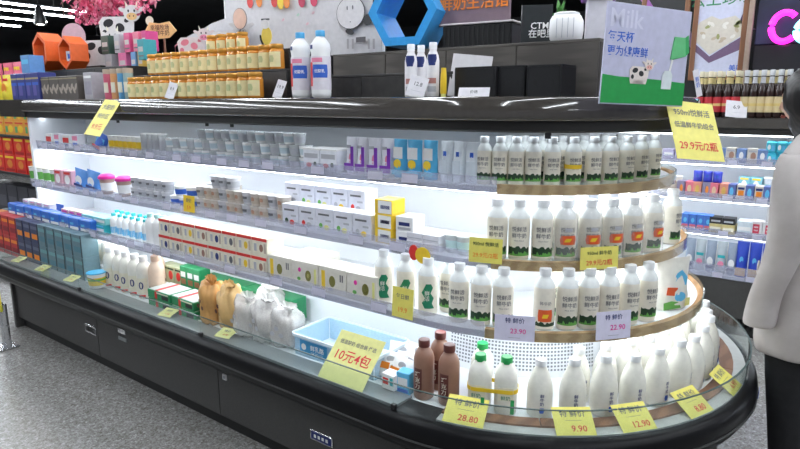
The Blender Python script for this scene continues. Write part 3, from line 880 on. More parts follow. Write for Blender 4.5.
row(fr, 290, 379, 5, 1.87, ZS2, 'white fruit yogurt carton, {o} from left in front row on middle shelf', 'fruit yogurt cartons', jrot=.03, jit=.002)
row(fr[1:], 292, 372, 5, 1.96, ZS2 + .08, 'white fruit yogurt carton, {o} from left in raised rear row on middle shelf', 'rear fruit yogurt cartons', jrot=.03, jit=.002)
rs = link('shelf_riser', box(x_at(372, 1.96, 1.05) - x_at(292, 1.96, 1.05), .085, .079, SHELFW, .002), None, ((x_at(292, 1.96, 1.05) + x_at(372, 1.96, 1.05)) / 2, 1.96, ZS2)); tag(rs, 'low white riser under the rear fruit yogurt cartons', 'riser')
yq = pack('tub_carton', .085, .09, .058, YELO, (('r', .008, .004, .066, .050, WHITE), ('r', .01, .022, .045, .014, NAVY)))
for k in range(3): yq.put('yellow-edged white tub carton, %s from the bottom of its stack on middle shelf' % ORD[k], (x_at(390, 1.87, 1.1), 1.87, ZS2 + .0585 * k), .03 * k - .05, 'yellow-edged tub cartons')
wq = pack('tub_carton', .08, .09, .058, WHITE, (('r', 0, .022, .05, .014, NAVY), ('r', 0, .006, .06, .01, GREYP)))
for k in range(2): wq.put('white tub carton with dark blue print, %s in its stack on middle shelf' % ('lower' if k == 0 else 'upper'), (x_at(409, 1.87, 1.1), 1.88, ZS2 + .0585 * k), .05, 'white tub cartons')
fq = pack('flat_carton', .10, .12, .030, C('pack_softgrey', .72, .72, .76), (('r', 0, .008, .09, .004, GREYP),))
for k in range(2): row(fq, 415, 448, 2, 1.89, ZS2 + .0305 * k, 'flat pale carton, {o} from left in %s layer on middle shelf' % ('bottom', 'top')[k], 'flat pale cartons', jrot=.02, jit=.001)
row(cup('yogurt_cup', .024, .030, .07, CLEARP, WHITE, C('print_mint', .5, .68, .68)), 447, 470, 2, 1.87, ZS2, 'small clear cup with mint print, {o} from left near the yellow sign', 'mint-printed cups')
# fruit talker hung on the middle lip
t = thing('shelf_talker', 'small red and yellow fruit-shaped talker hung on the middle lip', 'talker', (x_at(418, 1.785, 1.0), 1.782, .965))
link('red_flap', plate(oval(.022, .03, -.018, .035), .002, RED), t); link('yellow_flap', plate(oval(.034, .032, .025, .03), .002, YELO), t, (0, -.003, 0))
# lower shelf
wp = pack('milk_carton', .075, .07, .055, C('pack_blush', .74, .70, .72), (('r', 0, .02, .06, .015, GREYP), ('r', 0, .04, .05, .006, PINK)))
for t_, nm in ((0, 'lower'), (.0555, 'upper')):
    row(wp, 28, 56, 4, 1.80, ZS3 + t_, 'pale small milk carton, {o} from left in %s tier on lower shelf' % nm, 'pale milk cartons', jrot=.02, jit=.001)
row(spouch('snack_pouch', .09, .12, .05, BLUE, (('o', 0, .06, .025, .025, WHITE),)), 56, 67, 1, 1.79, ZS3, 'deep blue and white pouch near left end of lower shelf', 'blue pouch on the lower shelf')
row(pack('milk_carton', .085, .06, .105, C('pack_salmon', .74, .50, .46), (('o', 0, .05, .026, .026, CREAM), ('r', 0, .085, .06, .01, MAG), ('r', 0, .01, .06, .02, BEIGE))), 67, 89, 3, 1.79, ZS3, 'salmon coloured carton with round print, {o} from left on lower shelf', 'salmon cartons')
row(pack('flat_carton', .12, .09, .06, TEAL, (('r', 0, .015, .10, .02, WHITE), ('r', 0, .045, .10, .008, SKY))), 89, 113, 2, 1.80, ZS3, 'teal carton, {o} from left in lower tier on lower shelf', 'teal cartons', jrot=.02)
row(pack('flat_carton', .12, .09, .04, C('pack_mint', .25, .60, .60), (('r', 0, .012, .10, .014, WHITE),)), 89, 113, 2, 1.80, ZS3 + .0605, 'mint carton, {o} from left lying on the teal cartons', 'mint cartons', jrot=.02, jit=.001)
tb = bottle('yogurt_drink_bottle', 'plain', WHITE, C('cap_teal', .05, .58, .62))
tb.add('label_print', lathe(((.0374, .03), (.0374, .09)), SKY, 16))
row(tb, 113, 150, 6, 1.795, ZS3, 'small drink bottle with teal cap and blue label, {o} from left on lower shelf', 'teal-capped drink bottles', s=.62)
row(tb, 116, 150, 6, 1.86, ZS3, 'small teal-capped drink bottle, {o} from left in rear row on lower shelf', 'rear teal-capped drink bottles', s=.62)
tw = bottle('yogurt_drink_bottle', 'plain', WHITE, C('cap_mint', .45, .75, .72))
row(tw, 150, 169, 3, 1.79, ZS3, 'white drink bottle with mint cap, {o} from left on lower shelf', 'mint-capped drink bottles', s=.82)
rb = []
for c_ in (NAVY, INK, YELO, BROWN): rb.append(pack('milk_gift_box', .098, .10, .088, CREAM, (('r', 0, .074, .098, .014, RED), ('o', .012, .042, .012, .018, c_), ('r', -.026, .025, .016, .035, GREYP), ('r', .036, .02, .012, .045, BEIGE)), bev=.001))
for t_, nm in ((0, 'lower'), (.0885, 'upper')):
    row(rb, 168, 276, 8, 1.79, ZS3 + t_, 'white and red milk box, {o} from left in %s tier on lower shelf' % nm, 'red-topped milk boxes', jrot=.01, jit=.001)
row(rb, 264, 292, 2, 1.90, ZS3, 'white and red milk box, {o} from left standing behind on lower shelf', 'rear red-topped milk boxes', jrot=.02)
kb = pack('yogurt_box', .152, .11, .112, C('box_ivory', .74, .71, .63), (('o', .02, .055, .017, .024, C('kiwi_olive', .20, .19, .04)), ('o', .02, .055, .007, .010, C('kiwi_core', .45, .45, .15)), ('o', -.03, .075, .008, .010, MAG), ('o', -.035, .035, .010, .008, GRASSL), ('r', .06, .02, .012, .07, YELP)), bev=.002)
kb2 = pack('yogurt_box', .152, .11, .112, C('box_ivory', .74, .71, .63), (('o', .0, .055, .017, .024, C('kiwi_olive', .20, .19, .04)), ('r', .045, .06, .006, .03, INK), ('r', .056, .06, .006, .03, INK), ('r', -.05, .01, .02, .085, YELO), ('o', -.01, .02, .012, .007, GREYP)), bev=.002)
row([kb2, kb], 277, 386, 4, 1.79, ZS3, 'ivory yogurt box with round kiwi print, {o} from left on lower shelf', 'ivory yogurt boxes', jrot=.03, jit=.002)
row([kb], 300, 335, 1, 1.90, ZS3, 'ivory yogurt box standing alone behind the front row on lower shelf', 'rear ivory box')
# deck, straight run
def tetra(m, c1, c2): return pack('milk_carton', .098, .10, .140, m, (('r', 0, .095, .080, .022, c1), ('r', 0, .03, .07, .035, c2), ('r', .042, .0, .008, .135, INKK)), bev=.002)
tR = tetra(C('box_red', .50, .03, .035), ORG, C('box_wine', .25, .01, .02)); tN = tetra(C('box_navy', .04, .05, .12), C('pack_slate', .12, .14, .22), ORG); tT = tetra(TEALB, C('box_teal2', .16, .36, .40), C('box_teal3', .07, .20, .26)); tO = tetra(C('box_amber', .62, .28, .08), YELO, RED)
YDK = 1.70
for t_, nm in ((0, 'lower'), (.1405, 'upper')):
    row([tO, tR, tR, tR], -2, 26, 4, YDK, ZD + t_, 'red milk carton, {o} from left in %s tier on the deck' % nm, 'red milk cartons', jrot=.02, jit=.002, refz=.6)
    row(tN, 26, 48, 3, YDK, ZD + t_, 'navy milk carton, {o} from left in %s tier on the deck' % nm, 'navy milk cartons', jrot=.02, jit=.002, refz=.6)
    row(tT, 48, 92, 5, YDK, ZD + t_, 'dull teal milk carton, {o} from left in %s tier on the deck' % nm, 'teal milk cartons', jrot=.02, jit=.002, refz=.6)
bl = pack('milk_pack', .10, .07, .075, C('pack_royal', .03, .16, .60), (('r', 0, .004, .08, .016, WHITE), ('r', -.02, .03, .03, .014, SKY)), bev=.006)
row(bl, 14, 96, 9, 1.745, ZD + .2815, 'royal blue and white pack, {o} from left lying on the deck cartons', 'royal blue packs', jrot=.05, refz=.78)
row([tT], 12, 92, 8, 1.81, ZD, 'dull teal milk carton, {o} from left in rear row on the deck', 'rear deck cartons', jrot=.02, refz=.6)
row([tT], 12, 92, 8, 1.81, ZD + .1405, 'dull teal milk carton, {o} from left in raised rear row on the deck', 'raised rear deck cartons', jrot=.02, refz=.6)
row(bl, 93, 112, 2, 1.90, ZD + .0005, 'royal blue and white pack, {o} from left behind the drinking yogurts', 'rear royal blue packs', jrot=.05, refz=.78)
yb_ = bottle('drinking_yogurt', 'plain', MILKW, C('cap_cyan', .04, .45, .70))
yb_.add('label_print', lathe(((.0376, .04), (.0376, .10)), CREAM, 16))
row(yb_, 92, 128, 5, 1.80, ZD + .07, 'drinking yogurt with cyan cap, {o} from left in rear row on the deck', 'cyan-capped drinking yogurts', s=.92)
rs = link('deck_riser', box(x_at(128, 1.80, .6) - x_at(92, 1.80, .6) - .01, .09, .0695, SHELFW, .002), None, ((x_at(92, 1.80, .6) + x_at(128, 1.80, .6)) / 2, 1.80, ZD)); tag(rs, 'low white riser under the cyan-capped drinking yogurts', 'riser')
yr = bottle('drinking_yogurt', 'plain', MILKW, WHITE)
h = yr.add('label_print', curved(((-.8, .8, .03), (-.8, .8, .11)), .037, .0004, CREAM)); yr.add('numeral', text('0', .055, NAVY, bend=.0382, bold=.001), (0, 0, .07), par=h); yr.add('red_print', curved(((-.5, .5, .012), (-.5, .5, .024)), .037, .0006, RED), par=h)
row(yr, 108, 149, 5, 1.70, ZD, 'white drinking yogurt bottle with blue numeral, {o} from left on the deck', 'numeral drinking yogurts', s=1.08, refz=.6, rot=.5)
yp = bottle('drinking_yogurt', 'plain', C('peach_milk', .78, .60, .47), C('cap_peach', .70, .48, .36))
yp.add('label_print', lathe(((.0376, .06), (.0376, .075)), BROWND, 16)); yp.add('letter_mark', text('W', .05, RED, bend=.0382, bold=.001), (0, 0, .035))
row(yp, 149, 165, 1, 1.71, ZD, 'peach drinking yogurt bottle with brown band, {o} from left on the deck', 'peach drinking yogurts', s=1.15, refz=.6, rot=.5)
row(yp, 150, 168, 1, 1.80, ZD, 'peach drinking yogurt bottle, {o} from left in rear row on the deck', 'rear peach drinking yogurts', s=1.1, refz=.6)
cy_ = cup('yogurt_tub', .042, .050, .09, WHITE, C('lid_cyan', .05, .40, .68), YELO); cy_.add('green_band', lathe(((.0485, .045), (.0495, .056)), GRASSL, 16))
cy_.put('cyan, yellow and white yogurt tub in front of the teal cartons', (x_at(97, 1.615, .55), 1.615, .512), 0)
row(pack('milk_carton', .07, .07, .10, C('box_sage', .42, .44, .28), (('o', 0, .05, .02, .026, RED), ('r', 0, .08, .06, .01, GRASS))), 166, 188, 3, 1.86, ZD + .06, 'sage carton with red print, {o} from left at back of the deck', 'sage cartons', jrot=.02, refz=.62)
row(pack('milk_carton', .07, .07, .12, GREENB, (('r', 0, .06, .05, .03, WHITE), ('r', 0, .02, .05, .03, C('box_rust', .42, .16, .08)))), 186, 206, 3, 1.86, ZD + .06, 'green carton with rusty print, {o} from left at back of the deck', 'green cartons', jrot=.02, refz=.62)
rs = link('deck_riser', box(x_at(206, 1.86, .6) - x_at(166, 1.86, .6) - .02, .09, .0595, SHELFW, .002), None, ((x_at(166, 1.86, .6) + x_at(206, 1.86, .6)) / 2, 1.86, ZD)); tag(rs, 'low white riser under the sage and green cartons', 'riser')
fg = pack('flat_milk_case', .175, .14, .045, GREENB, (('r', -.02, .004, .018, .038, RED), ('r', .05, .01, .05, .02, INKK), ('r', .03, .034, .09, .006, CREAM)), bev=.002)
fg.add('shrink_top', box(.165, .13, .002, C('top_pale', .60, .64, .62), 0), (0, 0, .0455))
fg.add('top_stripe', box(.020, .131, .003, RED, 0), (-.02, 0, .0455))
for k in range(2): row(fg, 160, 207, 2, 1.705, ZD + .0485 * k, 'flat green and red milk case, {o} from left in %s layer on the deck' % ('bottom', 'top')[k], 'flat green milk cases', jrot=.03, jit=.002, refz=.55)
gb = pack('milk_gift_box', .16, .09, .11, GREENB, (('r', 0, .03, .12, .05, CREAM), ('o', .03, .055, .014, .012, GRASSL), ('o', -.03, .06, .012, .012, PINK)), bev=.002)
row(gb, 208, 300, 4, 1.90, ZD + .03, 'green and white milk gift box, {o} from left at back of the deck', 'green gift boxes', jrot=.04, refz=.6)
rs = link('deck_riser', box(x_at(300, 1.90, .6) - x_at(208, 1.90, .6) - .02, .09, .0295, SHELFW, .002), None, ((x_at(206, 1.90, .6) + x_at(300, 1.90, .6)) / 2, 1.90, ZD)); tag(rs, 'low white riser under the green gift boxes', 'riser')
def ruff(w_, h_, m, seed):
    rnd = random.Random(seed); bm = bmesh.new(); R = []
    for j in range(5):
        v = j / 4; ring = []
        for k in range(18):
            a = 2 * PI * k / 18
            r = w_ * (.45 + .55 * abs(v - .25) * 1.3) * (1 + .28 * math.sin(k * PI) + .30 * (k % 2) * v + rnd.uniform(-.1, .1))
            ring.append(bm.verts.new((r * math.cos(a), r * .55 * math.sin(a), v * h_ + rnd.uniform(-.1, .1) * h_ * v)))
        R.append(ring)
    for A, B in zip(R, R[1:]):
        for k in range(18): bm.faces.new((A[k], A[(k + 1) % 18], B[(k + 1) % 18], B[k]))
    return finish(bm, 'ruff', m, 30)
def sack(m, seed, rx, ry, rz, label, px, Y, extra=None):
    t = thing('bread_bag', label, 'bag', (x_at(px, Y, .6), Y, ZD), (0, 0, random.uniform(-.3, .3)))
    link('bag', lump(rx, ry, rz * .90, m, seed, .20, .12, 22, 2.3), t)
    link('gathered_top', ruff(rx * .62, rz * .32, m, seed), t, (rx * .1, 0, rz * 1.50), (.15, .12, 0), label='crumpled open bag top')
    for k in range(3):
        link('print_spot', plate(oval(.013, .010, 0, 0), .001, extra or BROWN), t, (-rx * .4 + k * rx * .38, -ry * 1.06, rz * (.7 + .25 * (k % 2))), (0, 0, 0))
    return t
sack(TAN, 1, .062, .062, .125, 'tan paper-coloured bread bag on the deck, left one', 213, 1.695, BROWND)
sack(C('tan_pale', .72, .47, .20), 2, .062, .062, .122, 'tan bread bag on the deck, right one beside the clear bags', 231, 1.70, BROWND)
BAGC = clear_mat('crinkled_bag', (.96, .96, .96), .62, (.74, .72, .70), .18, 1.0)
for k, (px, Y, rx, rz) in enumerate(((249, 1.69, .068, .108), (268, 1.70, .07, .112), (288, 1.71, .066, .105), (270, 1.83, .07, .11))):
    t = sack(BAGC, 10 + k, rx, .07, rz, 'crinkled clear bag of white buns, %s from the tan bags' % ORD[k] if k < 3 else 'crinkled clear bun bag behind, %s one' % 'last', px, Y, GREYP)
    for j in range(3):
        b = link('bun', lump(.036, .032, .03, C('bun_cream', .74, .70, .62), 3 + j, .03, .1, n=8), t, (-.034 + .034 * j, .0, .02 + .05 * (j % 2)))
# pale blue open crate
cx0, cx1 = x_at(297, 1.66, .56), x_at(372, 1.66, .56)
CRB = clear_mat('crate_blue', (.75, .88, .96), .72, (.55, .74, .88), .15, .6)
CRW = C('crate_rim', .74, .84, .90, .3)
t = thing('storage_crate', 'open pale blue plastic crate with a blue paper label on the deck', 'crate', ((cx0 + cx1) / 2, 1.765, ZD + .0), (0, 0, .0))
W_, D_, H_ = (cx1 - cx0) + .03, .22, .095
link('bottom', box(W_ - .02, D_ - .02, .004, CRW, .001), t)
for nm, loc, sz in (('front_wall', (0, -D_ / 2 + .003, .004), (W_ - .01, .004, H_)), ('rear_wall', (0, D_ / 2 - .003, .004), (W_ - .01, .004, H_)), ('side_wall', (-W_ / 2 + .003, 0, .004), (.004, D_ - .012, H_)), ('side_wall', (W_ / 2 - .003, 0, .004), (.004, D_ - .012, H_))):
    link(nm, box(*sz, CRB, .001), t, loc)
link('rim', loop_band(W_ / 2 + .004, D_ / 2 + .004, H_ - .006, H_ + .006, CRW, t=.008, rad=.02), t)
lb = link('paper_label', box(.155, .0012, .058, C('label_blue', .04, .28, .55), 0), t, (-W_ / 2 + .12, -D_ / 2 - .004, .022), label='blue paper label')
link('lettering', text('鲜乳酪', .026, WHITE, bold=.0004), lb, (.022, -.0012, .032)); link('emblem', plate(oval(.014, .014), .0006, WHITE), lb, (-.055, -.0014, .03)); link('small_print', text('低温冷藏 2-6℃', .010, WHITE), lb, (.02, -.0012, .012))
# white packs beside the crate
wpk = spouch('cheese_pack', .13, .10, .045, C('pack_snow', .80, .81, .82), (('r', -.02, .03, .05, .025, ORG), ('r', .03, .02, .03, .03, TEAL), ('o', .0, .07, .02, .012, GREYP)), seed=12)
for k, (px, Y, rt) in enumerate(((388, 1.70, .1), (398, 1.68, -.15), (406, 1.73, .1), (400, 1.80, .2), (412, 1.82, -.1))):
    wpk.put('glossy white cheese pack slumped beside the crate, %s from the left' % ORD[k], (x_at(px, Y, .56), Y, ZD + .012), rt, 'white cheese packs', tilt=(-.5, 0))
bx = pack('cheese_box', .055, .05, .085, SKY, (('r', 0, .03, .04, .035, WHITE), ('r', 0, .01, .045, .012, BLUE)))
bx.put('small sky blue box standing beside the chocolate milk', (x_at(406, 1.665, .55), 1.665, ZD), .1)
bx = pack('cheese_box', .06, .05, .06, WHITE, (('r', -.01, .02, .025, .025, RED), ('r', .018, .02, .014, .03, TEAL)))
bx.put('small white box with red print by the large yellow card', (x_at(392, 1.645, .54), 1.645, .51), -.05)

# ================================================================== ON TOP OF THE ISLAND
ZT = 1.5715
GREYBR = ramp_mat('riser_grey_brown', 'wave', [(.2, (.058, .050, .044)), (.8, (.090, .079, .069))], 4, .6, stretch=(.2, .2, 6))
DARKR = ramp_mat('riser_dark', 'noise', [(.3, (.018, .016, .015)), (.7, (.032, .029, .027))], 30, .5)
def riser(px0, px1, Y0, Y1, z0, z1, m, label, boards=0):
    a, b = x_at(px0, Y0, (z0 + z1) / 2), x_at(px1, Y0, (z0 + z1) / 2)
    t = thing('display_riser', label, 'riser', ((a + b) / 2, (Y0 + Y1) / 2, z0))
    n = max(1, boards)
    for i in range(n):
        w_ = (b - a) / n
        link('front_board', box(w_ - .003, .012, z1 - z0 - .012, m, .002), t, (-(b - a) / 2 + w_ * (i + .5), -(Y1 - Y0) / 2 + .006, 0))
    for s in (-1, 1): link('side_board', box(.012, Y1 - Y0 - .013, z1 - z0 - .012, m, .002), t, (s * ((b - a) / 2 - .006), .0065, 0))
    link('top_board', box(b - a, Y1 - Y0, .012, m, .002), t, (0, 0, z1 - z0 - .012))
    return a, b
ZJ = z_at(200, 73.5, 2.09); ZJ2 = z_at(228, 54, 2.19)
riser(129, 287, 2.03, 2.135, ZT, ZJ, DARKR, 'dark step carrying the middle row of honey jars', 3)
riser(150, 290, 2.137, 2.26, ZT, ZJ2, DARKR, 'taller dark step carrying the top honey jars', 3)
ZR1 = z_at(400, 73, 2.05)
riser(288, 452, 2.05, 2.185, ZT, ZR1, DARKR, 'low black step behind the blue-capped bottles', 2)
ZR2 = z_at(470, 46, 2.19)
riser(333, 598, 2.19, 2.45, ZT, ZR2, GREYBR, 'tall brown-grey riser behind the black bins', 4)
ZL1 = z_at(60, 70, 2.06)
riser(42, 128, 2.06, 2.25, ZT, ZL1, DARKR, 'dark step carrying the orange frames', 3)
# jars
HON = mat('honey_glass', (.62, .24, .03), .12)
GOLD = mat('gold_lid', (.62, .30, .05), .3, .35)
jar = Proto('honey_jar', 'jar')
jar.add('glass', lathe(((.030, 0), (.035, .004), (.036, .012), (.036, .085), (.032, .096), (.029, .100)), HON, 18))
jar.add('lid', lathe(((.032, .099), (.0335, .101), (.0335, .116), (.032, .119), (0, .1195)), GOLD, 18))
i = jar.add('label_print', curved(((-1.35, 1.35, .012), (-1.35, 1.35, .082)), .036, .0006, C('jar_label', .80, .70, .38), n=10))
jar.add('label_mark', curved(((-.35, .35, .035), (-.45, .45, .05), (-.3, .3, .065)), .036, .0012, C('jar_mark', .48, .50, .24)), par=i)
row(jar, 131, 262, 14, 1.93, ZT, 'honey jar with cream label, {o} from left in bottom row', 'honey jars bottom row', refz=1.62, s=1.02)
row(jar, 140, 256, 8, 2.005, ZT, 'honey jar, {o} from left in second bottom row', 'honey jars second bottom row', refz=1.62, s=.85)
row(jar, 150, 283, 14, 2.085, ZJ, 'honey jar with cream label, {o} from left in middle row', 'honey jars middle row', refz=1.75, s=1.02)
row(jar, 208, 249, 4, 2.195, ZJ2, 'honey jar with cream label, {o} from left in top row', 'honey jars top row', refz=1.84, s=.9)
# left hand tins and boxes
nb = pack('cookie_tin', .16, .12, .185, C('tin_navy', .035, .045, .22), (('r', 0, .14, .15, .012, C('tin_gold', .45, .36, .18)), ('r', -.02, .03, .07, .07, C('tin_violet', .12, .10, .36)), ('r', 0, .10, .13, .02, BLUE)), cat='tin', bev=.006)
row(nb, 20, 49, 4, 1.96, ZT, 'dark blue cookie tin, {o} from left on the island top', 'dark blue cookie tins', refz=1.66)
lbk = pack('milk_pack', .13, .1, .12, C('pack_ltblue', .12, .30, .62), (('r', 0, .06, .1, .03, SKY),)); lbk.put('light blue pack lying on the dark blue tins', (x_at(33, 1.96, 1.8), 1.96, ZT + .1865), 0.)
pt = pack('patterned_tin', .125, .12, .15, C('tin_brown', .10, .085, .075), (), cat='tin', bev=.004)
for k in range(4): pt.add('scroll_print', plate(oval(.012, .026, -.042 + .028 * k, .06 + .02 * (k % 2), 10, .6 * (-1) ** k), .0008, C('tin_scroll', .42, .36, .30)), (0, -.0612, 0))
pt.add('gold_line', plate(rect(.12, .008, 0, .13), .0008, C('tin_line', .30, .26, .16)), (0, -.061, 0))
row(pt, 50, 88, 4, 1.96, ZT, 'brown tin with pale scroll pattern, {o} from left on the island top', 'scroll-patterned tins', refz=1.64)
pack('tall_box', .10, .10, .165, C('box_ash', .42, .40, .43), (('r', 0, .03, .08, .08, C('box_ash2', .34, .32, .38)), ('r', 0, .13, .09, .015, WHITE)), cat='box').put('ash grey tall box between the tins and canisters', (x_at(96, 1.96, 1.65), 1.96, ZT), 0)
for k, (px, c_, nm) in enumerate(((109, C('can_rose', .62, .12, .20), 'rose'), (116, C('can_apricot', .72, .34, .14), 'apricot'), (123, C('can_sky', .10, .32, .56), 'sky blue'), (129, C('can_sage', .30, .42, .42), 'sage'))):
    cn = Proto('tea_canister', 'canister'); cn.add('body', lathe(((.026, 0), (.028, .002), (.028, .15), (.026, .152)), c_, 14)); cn.add('lid', lathe(((.0285, .150), (.029, .152), (.029, .176), (.027, .178), (0, .1785)), C('canister_lid', .5, .4, .3), 14)); cn.add('label_print', curved(((-.9, .9, .04), (-.9, .9, .10)), .028, .0006, CREAM))
    cn.put('%s coloured tea canister left of the honey jars' % nm, (x_at(px, 1.95, 1.65), 1.95, ZT), 0, 'tea canisters')
for k, (px, yb, c_, nm, w_) in enumerate(((115, 0, C('gift_grey', .42, .42, .44), 'grey gift box in lower tier', .09), (129, 0, C('gift_pink', .72, .16, .34), 'pink gift box in lower tier', .10), (140, 0, C('gift_blue', .14, .30, .55), 'blue gift box in lower tier', .06), (147, 0, C('gift_mustard', .62, .38, .06), 'mustard gift box in lower tier', .06),
        (113, 1, C('gift_moss', .03, .07, .05), 'moss green striped gift box in upper tier', .10), (125, 1, C('gift_silver', .45, .45, .48), 'silver gift box in upper tier', .07), (135, 1, C('gift_magenta', .66, .08, .24), 'magenta gift box in upper tier', .07), (144, 1, C('gift_rose', .74, .18, .28), 'rose gift box in upper tier', .07), (152, 1, C('gift_cerise', .60, .05, .22), 'cerise gift box in upper tier', .05), (164, 1, C('gift_teal', .05, .32, .36), 'teal gift box in upper tier', .07))):
    if k == 0: riser(104, 150, 2.262, 2.40, ZT, z_at(125, 73, 2.31), DARKR, 'dark step carrying the gift boxes', 2)
    zb = z_at(125, 73, 2.31) + yb * .131
    q = pack('gift_box', w_, .09, .13 if yb == 0 else .125, c_, (('r', 0, .05, w_ * .7, .03, C('gift_panel', .55, .50, .48)), ('r', 0, .02, w_ * .8, .008, INK)), cat='box')
    q.put(nm + ' behind the honey jars', (x_at(px, 2.31, 1.8), 2.31 if px < 155 else 2.20, zb if px < 155 else ZJ2), 0, 'gift boxes')
# hexagonal display frames
def hex_frame(label, loc, R, th, dep, m, rot, a0=0.):
    t = thing('hexagon_frame', label, 'frame', loc, (0, 0, rot))
    for k in range(6):
        a, b = a0 + PI / 3 * k, a0 + PI / 3 * (k + 1)
        poly = tuple((round(r * math.cos(q), 5), round(r * math.sin(q) + R, 5)) for r, q in ((R, a), (R, b), (R - th, b), (R - th, a)))
        link('frame_side', plate(poly, dep, m), t, (0, -dep / 2, 0))
    return t
OR_ = C('frame_orange', .80, .13, .02)
t = hex_frame('orange hexagon display frame on the left, open', (x_at(50, 2.12, 1.9), 2.12, ZL1 + .001), .135, .03, .14, OR_, -.05, PI / 6)
t = hex_frame('orange hexagon display frame with a white box inside', (x_at(73.5, 2.14, 1.9), 2.14, ZL1 + .001), .115, .022, .12, OR_, -.05, PI / 6)
pack('small_box', .085, .07, .085, C('box_mist', .60, .64, .72), (('r', 0, .02, .05, .04, BLUE), ('r', 0, .06, .06, .01, GREYP)), cat='box').put('small white box with blue print inside an orange frame', (x_at(73.5, 2.14, 1.85), 2.14, ZL1 + .062), .3, s=.8)
q = bottle('sauce_jar', 'plain', C('jar_darkred', .30, .05, .03), BLACK); q.put('dark red bottle standing inside the open orange frame', (x_at(50, 2.12, 1.85), 2.12, ZL1 + .072), 0, s=.7)
hex_frame('large sky blue hexagon frame on the riser', (x_at(411, 2.30, 1.95), 2.30, ZR2 + .001), .165, .04, .20, C('frame_blue', .03, .33, .75), .20, 0.)
# two blue-capped bottles
p = Proto('milk_drink_bottle', 'bottle')
p.add('body', lathe(((.034, 0), (.042, .008), (.0435, .025), (.042, .07), (.0435, .12), (.0435, .165), (.041, .185), (.044, .205), (.040, .228), (.026, .248), (.018, .256), (.018, .262)), WHITE, 22))
p.add('cap', lathe(((.020, .258), (.0205, .260), (.0205, .280), (.019, .283), (0, .2835)), CAPB, 16))
h = p.add('label_wrap', lathe(((.0442, .035), (.0442, .175)), C('wrap_pale', .76, .72, .78), 22))
p.add('blue_print', curved(((-.4, 1.1, .085), (-.5, 1.15, .11), (-.4, 1.1, .14)), .0442, .0006, BLUE), par=h)
p.add('red_print', curved(((-1.2, -.5, .05), (-1.2, -.45, .15)), .0442, .0006, RED), par=h)
p.add('red_print', curved(((-.6, .6, .15), (-.6, .6, .168)), .0442, .0009, PINK), par=h)
p.add('lettering', text('优酸乳', .016, WHITE, bend=.0452, bold=.0003), (0, 0, .112), rot=(0, 0, .3), par=h)
p.add('cartoon_dot', curved(((-.95, -.4, .205), (-.95, -.4, .222)), .0435, .0012, NAVY))
for px, nm in ((301, 'left'), (321, 'right')): p.put('large milk drink bottle with blue cap, %s of the pair' % nm, (x_at(px, 1.95, 1.7), 1.95, ZT), .3, 'blue-capped drink bottles')
# three slim bottles and a yellow tube
p = Proto('slim_milk_bottle', 'bottle')
p.add('body', lathe(((.020, 0), (.0235, .004), (.024, .02), (.024, .135), (.021, .152), (.014, .168), (.013, .178)), C('slim_white', .76, .74, .76), 18))
p.add('cap', lathe(((.0145, .174), (.015, .176), (.015, .196), (.0135, .199), (0, .1995)), CAPW, 14))
h = p.add('blue_badge', curved(((-.5, .5, .115), (-.8, .8, .14), (-.7, .7, .155)), .0236, .0008, NAVY)); p.add('red_print', curved(((-.7, .7, .05), (-.7, .7, .07)), .024, .0006, C('print_dusty', .45, .20, .18))); p.add('dark_print', curved(((-.7, .7, .02), (-.7, .7, .04)), .024, .0006, GREYP))
for px, nm, Y in ((411, 'left', 1.94), (421, 'middle', 1.995), (433, 'right', 1.93)): p.put('slim white milk bottle with navy badge, %s of the three' % nm, (x_at(px, Y, 1.7), Y, ZT), .4, 'slim milk bottles')
t = thing('yellow_tube', 'small yellow squeeze tube beside the slim bottles', 'tube', (x_at(443.5, 1.92, 1.62), 1.92, ZT))
link('tube_body', lathe(((.011, .012), (.012, .016), (.0115, .07), (.009, .105)), YELO, 12), t); link('cap', lathe(((.009, 0), (.0095, .002), (.0095, .012), (0, .0122)), YELP, 12), t)
# leaning white sheet
def sheet(name, w_, h_, m, curl=0., t=.0012, n=8, back=None):
    """thin sheet standing on its lower edge, facing -y; curl bends it"""
    bm = bmesh.new(); F_, B_ = [], []
    for j in range(n + 1):
        v = j / n; y = curl * math.sin(v * PI * .5) ** 2 * h_
        z = v * h_
        F_.append([bm.verts.new((s * w_ / 2, y, z)) for s in (-1, 1)]); B_.append([bm.verts.new((s * w_ / 2, y + t, z)) for s in (-1, 1)])
    for j in range(n):
        bm.faces.new((F_[j][0], F_[j][1], F_[j + 1][1], F_[j + 1][0])); bm.faces.new((B_[j][1], B_[j][0], B_[j + 1][0], B_[j + 1][1]))
        bm.faces.new((F_[j][0], F_[j + 1][0], B_[j + 1][0], B_[j][0])); bm.faces.new((F_[j][1], B_[j][1], B_[j + 1][1], F_[j + 1][1]))
    bm.faces.new((F_[0][0], B_[0][0], B_[0][1], F_[0][1])); bm.faces.new((F_[n][0], F_[n][1], B_[n][1], B_[n][0]))
    return finish(bm, name, m, 40)
t = thing('foam_sheet', 'white sheet leaning behind the black bins', 'sheet', (x_at(467, 2.06, 1.65), 2.06, ZT), (-.2, .10, .35)); link('sheet', sheet('sheet', .155, .165, C('foam_white', .62, .60, .62), 0, .005), t)
